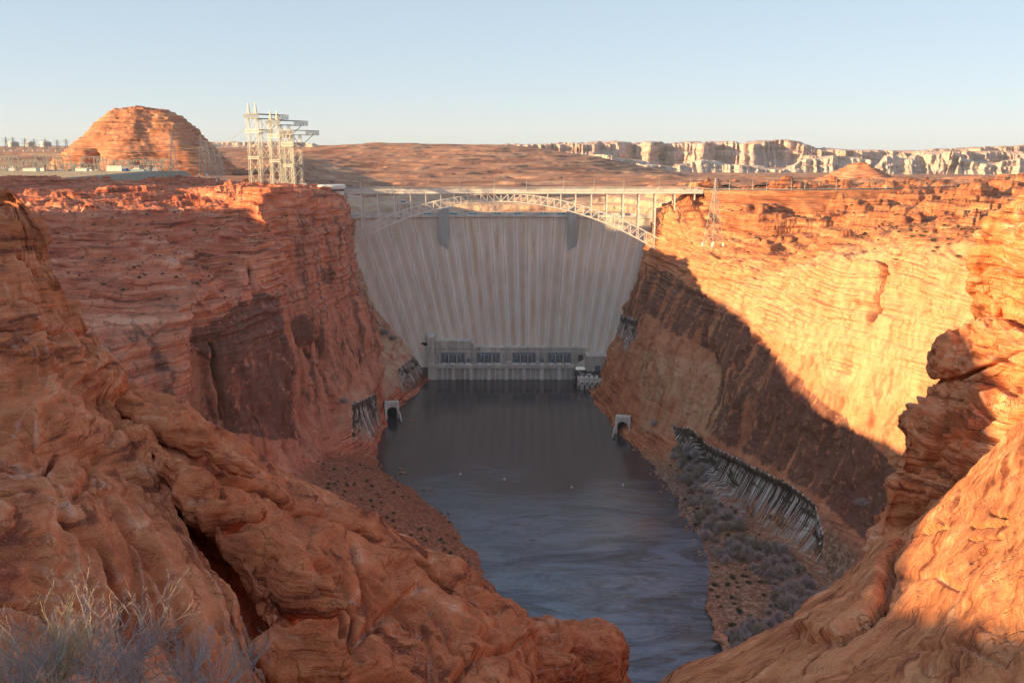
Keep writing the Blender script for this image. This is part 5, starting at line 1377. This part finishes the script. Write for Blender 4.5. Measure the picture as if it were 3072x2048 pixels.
for i in range(18):
    px = -4 + i * 9.4 + rnd.uniform(-2, 2)
    sub_trans(px, rnd.uniform(968, 1000), [M_white, M_sub, M_white, M_sub, M_carw][i % 5], 'pale box shaped transformer among the steel gantries of the substation', rnd.uniform(.8, 1.25))
for (px, w, h, m_, lb) in ((118, 8, 7.5, M_white, 'white control building in the middle of the substation'), (127.5, 2.2, 5, M_blue2, 'small dark blue kiosk right of the white control building'), (85, 6, 5, M_white, 'low white shed left of the control building'), (141, 7, 3.6, simple('light_blue', (.25, .4, .55), .5), 'low light blue shed right of the control building'), (34, 7, 5, M_white, 'white shed at the left side of the substation')):
    p = A(px, 171, 975); t = thing('shed', lb, 'shed', (p[0], 969, pz_ - .3))
    MB().box(-w, w, -3, 3, 0, h).build('wall', m_, t); MB().box(-w - .3, w + .3, -3.3, 3.3, h, h + .4).build('roof', M_concl, t); MB().box(-1, 1, -3.06, -3, 0, 2.2).build('door', M_dark, t)
for k_, (px, pyt) in enumerate(((7, 137), (14, 137), (26, 138), (35, 139), (46, 138.5), (58, 139.5), (67, 139))):
    pylon(px, 150, pyt, 1500, f'{ords[k_]} small far pylon from the left on the skyline above the substation', 3.4, 0.4, 'pylons on the left skyline', 5, .3, 5)
for i, (px, w) in enumerate(((13.5, 9), (30, 7), (46, 9))):
    p = A(px, 146, 1600); t = thing('storage_tank', ['leftmost', 'middle', 'rightmost'][i] + ' of the three cream storage tanks on the far left ridge', 'tank', (p[0], 1600, p[2] - 1))
    MB().cyl((0, 0, 0), (0, 0, 8), w, n=24).build('shell', M_steelw, t); MB().cyl((0, 0, 8), (0, 0, 10), w, w * .2, n=24).build('roof', M_white, t)
# bench with pavement on the right plateau
q = [A(732, 223, 850), A(770, 224.5, 845), A(783, 222.5, 860), A(768, 218.5, 895), A(742, 218.3, 898)]
MB().prism([v for v in q], [(v[0], v[1], v[2] - 12) for v in q]).build('parking_lot', simple('old_pavement', (0.26, 0.24, 0.20), 0.9, sc=.3), kind='structure')

# ------------------------------------------------------------------ boulders, shrubs, buoys
def boulder_mesh(name, seed, r=1.0, n=3, m_=None):
    bm = bmesh.new(); bmesh.ops.create_icosphere(bm, subdivisions=n, radius=1)
    V = np.array([v.co for v in bm.verts]); rr = np.random.RandomState(seed)
    for k in range(20):          # planar cuts give facets
        d = rr.normal(size=3); d /= np.linalg.norm(d); h = rr.uniform(.42, .72); s = V @ d
        V -= np.where(s > h, s - h, 0)[:, None] * d
    V *= rr.uniform(.7, 1.2, 3) * np.array([1, 1, .75]); V *= (1 + .07 * fbm(V, 2.5, 3, seed))[:, None]
    for v, c in zip(bm.verts, V): v.co = c * r
    me = bpy.data.meshes.new(name); bm.to_mesh(me); bm.free(); me.materials.append(m_)
    return me
M_boul = sandstone('boulder_stone', [(p_, (c_[0] * .75, c_[1] * 1.35, c_[2] * 1.6)) for p_, c_ in LEFTS], 3.0, bumpd=0.5, stained=False)
bms = [boulder_mesh('boulder', s, 1.0, 2, M_boul) for s in range(4)]
def put(mesh, name, loc, s, rz, label, cat, group=None):
    o = bpy.data.objects.new(name, mesh); COL.objects.link(o); o.location = loc; o.scale = (s, s * rnd.uniform(.7, 1.1), s * rnd.uniform(.6, 1)); o.rotation_euler = (rnd.uniform(-.3, .3), rnd.uniform(-.3, .3), rz)
    return tag(o, label, cat, group)
def along(poly, n, jit):
    out = []
    L = [math.dist(a, b) for a, b in zip(poly[:-1], poly[1:])]; tot = sum(L)
    for i in range(n):
        d = rnd.random() * tot
        for (a, c), l in zip(zip(poly[:-1], poly[1:]), L):
            if d < l: f = d / l; out.append((a[0] + (c[0] - a[0]) * f + rnd.uniform(*jit), a[1] + (c[1] - a[1]) * f + rnd.uniform(*jit))); break
            d -= l
    return out
lb_ = [(382,466),(405,484),(440,497),(448,522),(467,548),(479,570),(492,582)]
for x, y in along(lb_, 60, (-3, 4)):
    p = WZ(x, y, 0); put(rnd.choice(bms), 'boulder', (p[0], p[1], rnd.uniform(-.5, .4)), rnd.uniform(.6, 2.1), rnd.random() * 6, 'dark wet boulder at the waterline of the left bank', 'boulder', 'boulders along the left waterline')
rbk = [(628,440),(653,470),(668,492),(683,514),(695,540),(706,563),(711,585),(713,609),(716,625)]
for x, y in along(rbk, 80, (-3, 5)):
    p = WZ(x, y, 0); put(rnd.choice(bms), 'boulder', (p[0], p[1], rnd.uniform(-.3, .5)), rnd.uniform(.6, 1.9), rnd.random() * 6, 'pale boulder at the waterline of the right bank', 'boulder', 'boulders along the right waterline')
for x, y in along([(576,470)] and [(480,588),(520,600),(545,592),(530,612)], 26, (-8, 8)):
    p = WZ(x, y, 0); put(rnd.choice(bms), 'boulder', (p[0], p[1], -.2), rnd.uniform(.3, .8), rnd.random() * 6, 'small rock breaking the surface of the shallow riffle', 'boulder', 'rocks in the riffle')
for (px, py, s, lb) in ((403, 471.5, 3.2, 'flat grey rock in the water off the left bank, larger of the two'), (401, 468, 2.2, 'flat dark rock in the water off the left bank, smaller of the two'), (661, 491, 2.6, 'flat rock in the water just off the right bank'), (412, 420, 3.0, 'pale ice topped rock beside the left spillway mouth')):
    p = WZ(px, py, 0); o = put(bms[1], 'boulder', (p[0], p[1], -.3), s, 1, lb, 'boulder'); o.scale = (s * 1.6, s, .55 * s)
p = WZ(720, 640, 2); o = put(boulder_mesh('boulder', 9, 1, 3, M_boul), 'boulder', (p[0], p[1], 3.0), 7.5, .4, 'large tan boulder at the water edge near the bottom right bank', 'boulder')

tmp_bvh = None
dg = bpy.context.evaluated_depsgraph_get()
def drop(px, py):
    """ground point on the built terrain below the sight line"""
    d = Vector(ray(px, py)).normalized()
    hit, loc, nrm, idx, ob, mtx = SC.ray_cast(dg, Vector((0, 0, H)) + d * 60, d)
    return (loc, nrm, ob) if hit else (None, None, None)
bpy.context.view_layer.update(); dg = bpy.context.evaluated_depsgraph_get()

def shrub_mesh(name, seed, r, n, m_, thick=0.05, twig=1.1, flat=.75):
    rr = random.Random(seed); v, f = [], []
    for i in range(n):
        a = rr.uniform(0, 6.283); e = rr.uniform(.15, 1.5); L = r * rr.uniform(.55, 1.0)
        d = Vector((math.cos(a) * math.cos(e), math.sin(a) * math.cos(e), math.sin(e) * flat + .1)); 
        c = d * L * rr.uniform(.35, .95)
        for k in range(3):
            dd = (d + Vector((rr.uniform(-.6, .6), rr.uniform(-.6, .6), rr.uniform(-.2, .6)))).normalized()
            side = dd.cross(Vector((rr.uniform(-1, 1), rr.uniform(-1, 1), rr.uniform(-1, 1)))).normalized() * thick * rr.uniform(.6, 1.6)
            b_ = len(v); e_ = c + dd * twig * rr.uniform(.5, 1.0)
            v += [c - side, c + side, e_]; f.append((b_, b_ + 1, b_ + 2))
    for k in range(9):
        a = k * .7 + rr.uniform(-.2, .2); d = Vector((math.cos(a) * .6, math.sin(a) * .6, .8)).normalized(); s = Vector((-math.sin(a), math.cos(a), 0)) * thick
        b_ = len(v); v += [-s, s, d * r * .9]; f.append((b_, b_ + 1, b_ + 2))
    me = bpy.data.meshes.new(name); me.from_pydata(v, [], f); me.materials.append(m_); return me
M_tam = simple('tamarisk_twigs', (0.46, 0.38, 0.37), 0.9, var=.3, sc=.3)
M_tam2 = simple('dry_twigs', (0.36, 0.29, 0.22), 0.9, var=.3, sc=.3)
M_scrub = simple('sage_scrub', (0.13, 0.12, 0.075), 0.9, var=.4, sc=.3)
tam = [shrub_mesh('shrub', s, rnd.uniform(2.0, 3.2), rnd.randint(260, 480), [M_tam, M_tam, M_tam2][s % 3], .045, 1.6, rnd.uniform(.8, 1.25)) for s in range(7)]
scr = [shrub_mesh('scrub', s + 20, 1.2, 60, M_scrub, .14, .6) for s in range(3)]
def inpt(x, y, poly): return bool(inpoly(np.array([x]), np.array([y]), poly)[0])
zone = [(672,448),(688,445),(700,462),(712,492),(735,516),(760,535),(800,560),(815,590),(845,600),(838,610),(790,622),(735,650),(718,640),(760,618),(775,592),(745,570),(715,560),(698,520),(680,480)]
cnt = 0
while cnt < 270:
    x, y = rnd.uniform(670, 850), rnd.uniform(440, 655)
    if not inpt(x, y, zone): continue
    loc, nr, ob = drop(x, y)
    if loc is None or ob.name.split('.')[0] not in ('canyon_wall',) or loc.z > 60: cnt += .2; continue
    o = bpy.data.objects.new('shrub', tam[rnd.randrange(7)]); COL.objects.link(o); o.location = loc - Vector((0, 0, .3)); s = rnd.uniform(.7, 2.2); o.scale = (s, s * rnd.uniform(.8, 1.2), s * rnd.uniform(.8, 1.15)); o.rotation_euler = (0, 0, rnd.random() * 6)
    tag(o, 'leafless grey purple tamarisk shrub on the right river bank below the streaked cliff', 'shrub', 'tamarisk shrubs on the right bank'); cnt += 1
for (x, y, s, lb) in ((383, 335, 2.6, 'large leafless thicket on the ledge left of the dam foot'), (392, 340, 2.0, 'smaller leafless thicket on the ledge left of the dam foot'), (343, 403, 1.6, 'dark shrub at the cliff foot above the left bank'), (655, 425, 1.5, 'dark shrub on the sloping rock right of the spillway mouth'), (862, 505, 1.5, 'dark shrub at the right end of the streaked cliff')):
    loc, nr, ob = drop(x, y)
    if loc is None: continue
    o = bpy.data.objects.new('shrub', tam[1]); COL.objects.link(o); o.location = loc; o.scale = (s * 1.4, s, s); tag(o, lb, 'shrub')
def scatter(n, box, zone, meshes, name, label, cat, group, sr, obn=('canyon_wall', 'desert_plain', 'hill'), up=.75):
    k = 0; tries = 0
    while k < n and tries < n * 12:
        tries += 1
        x, y = rnd.uniform(box[0], box[2]), rnd.uniform(box[1], box[3])
        if zone and not inpt(x, y, zone): continue
        loc, nr, ob = drop(x, y)
        if loc is None or ob.name.split('.')[0] not in obn or nr.z < up: continue
        s = rnd.uniform(*sr)
        if name == 'boulder': put(rnd.choice(meshes), name, loc, s, rnd.random() * 6, label, cat, group)
        else:
            o = bpy.data.objects.new(name, rnd.choice(meshes)); COL.objects.link(o); o.location = loc; o.scale = (s, s, s * .8); o.rotation_euler = (0, 0, rnd.random() * 6); tag(o, label, cat, group)
        k += 1
scatter(130, (60, 175, 290, 300), None, scr, 'desert_bush', 'low dark desert bush on the shaded slickrock left of the canyon', 'bush', 'desert bushes on the left plateau', (.5, 1.5))
scatter(90, (690, 192, 1000, 262), None, scr, 'desert_bush', 'low desert bush on the sunlit plateau right of the canyon', 'bush', 'desert bushes on the right plateau', (.8, 1.7))
scatter(60, (310, 450, 480, 580), [(310,452),(380,470),(440,500),(478,575),(440,560),(330,500)], scr, 'desert_bush', 'low green brown bush on the red talus of the left bank', 'bush', 'bushes on the left talus', (1, 1.8), up=.3)
scatter(110, (310, 450, 490, 590), [(310,455),(380,470),(440,500),(485,580),(440,560),(330,500)], bms, 'boulder', 'angular red block lying on the left talus slope', 'boulder', 'blocks on the left talus', (.6, 1.9), up=.3)
scatter(90, (670, 440, 850, 640), [(660,455),(700,480),(800,560),(850,600),(730,645),(700,560)], scr, 'desert_bush', 'small green brown bush among the tamarisks of the right bank', 'bush', 'small bushes on the right bank', (1.0, 2.4), up=.3)
scatter(110, (670, 440, 850, 640), [(660,470),(700,500),(800,560),(840,600),(730,645),(700,560)], bms, 'boulder', 'pale block lying on the right bank among the shrubs', 'boulder', 'blocks on the right bank', (.5, 1.5), up=.3)
for i, (px, py) in enumerate(((460.4, 474), (504.4, 479), (571.5, 487), (623, 485))):
    p = WZ(px, py, 0); t = thing('buoy', ['leftmost white buoy on the river', 'second white buoy from the left on the river', 'third white buoy from the left on the river', 'rightmost white buoy, nearest the right bank'][i], 'buoy', (p[0], p[1], 0), group='buoys across the river')
    MB().cyl((0, 0, -.3), (0, 0, .8), .75, n=14).build('float', M_white, t); MB().cyl((0, 0, .8), (0, 0, 2.0), .4, .1, 10).build('marker', M_white, t)

# ------------------------------------------------------------------ near brush
def brush(name, label, base, seed, n, L, m_, spread=1.0, r0=.012):
    rr = random.Random(seed); m = MB()
    def grow(p, d, l, r, depth):
        k = 3
        for i in range(k):
            q = p + d * (l / k)
            m.bar(p, q, r, r, n=3)
            p = q; d = (d + Vector((rr.uniform(-.35, .35), rr.uniform(-.35, .35), rr.uniform(-.1, .3)))).normalized()
            if depth and rr.random() < .9:
                e = (d + Vector((rr.uniform(-.9, .9), rr.uniform(-.9, .9), rr.uniform(-.2, .7)))).normalized()
                grow(p, e, l * rr.uniform(.45, .7), r * .65, depth - 1)
    for i in range(n):
        a = rr.uniform(0, 6.28); d = Vector((math.cos(a) * spread, math.sin(a) * spread, rr.uniform(.5, 1.3))).normalized()
        grow(Vector((math.cos(a) * .12, math.sin(a) * .12, 0)), d, L * rr.uniform(.6, 1.1), r0, 3)
    o = m.build(name, m_); o.location = base
    return tag(o, label, 'bush')
M_twig = simple('grey_twigs', (0.30, 0.25, 0.24), 0.9, var=.25, sc=3)
M_straw = simple('straw_twigs', (0.34, 0.26, 0.15), 0.9, var=.3, sc=3)
for i, (px, py, Y, L, m_, lb) in enumerate([(30, 690, 4.6, .42, M_straw, 'dry straw coloured brush in the bottom left corner'), (75, 700, 4.4, .48, M_twig, 'grey leafless brush at the bottom edge, right of the straw coloured brush'), (110, 665, 5.2, .55, M_twig, 'taller grey leafless bush with thin stems rising before the left bluff'),
                                 (165, 690, 4.9, .40, M_twig, 'grey leafless brush at the bottom edge, centre of the row'), (215, 690, 5.4, .40, M_twig, 'grey leafless brush at the bottom edge, right end of the row'), (0, 680, 5.0, .45, M_twig, 'grey leafless bush on the left picture edge')]):
    brush('bush', lb, A(px, py, Y), 200 + i, 34, L * .62, m_, 1.1, .0075)
# ------------------------------------------------------------------ thin desert haze
hm = bpy.data.materials.new('haze'); hm.use_nodes = True; hn = hm.node_tree; hn.nodes.clear()
ho = hn.nodes.new('ShaderNodeOutputMaterial'); hv = hn.nodes.new('ShaderNodeVolumePrincipled')
hv.inputs['Color'].default_value = (0.80, 0.88, 1.0, 1); hv.inputs['Density'].default_value = HAZE; hv.inputs['Anisotropy'].default_value = 0.0
hn.links.new(hv.outputs[0], ho.inputs['Volume'])
MB().box(-9000, 9000, -1000, 12500, -12, 480).build('haze', hm, kind='stuff')
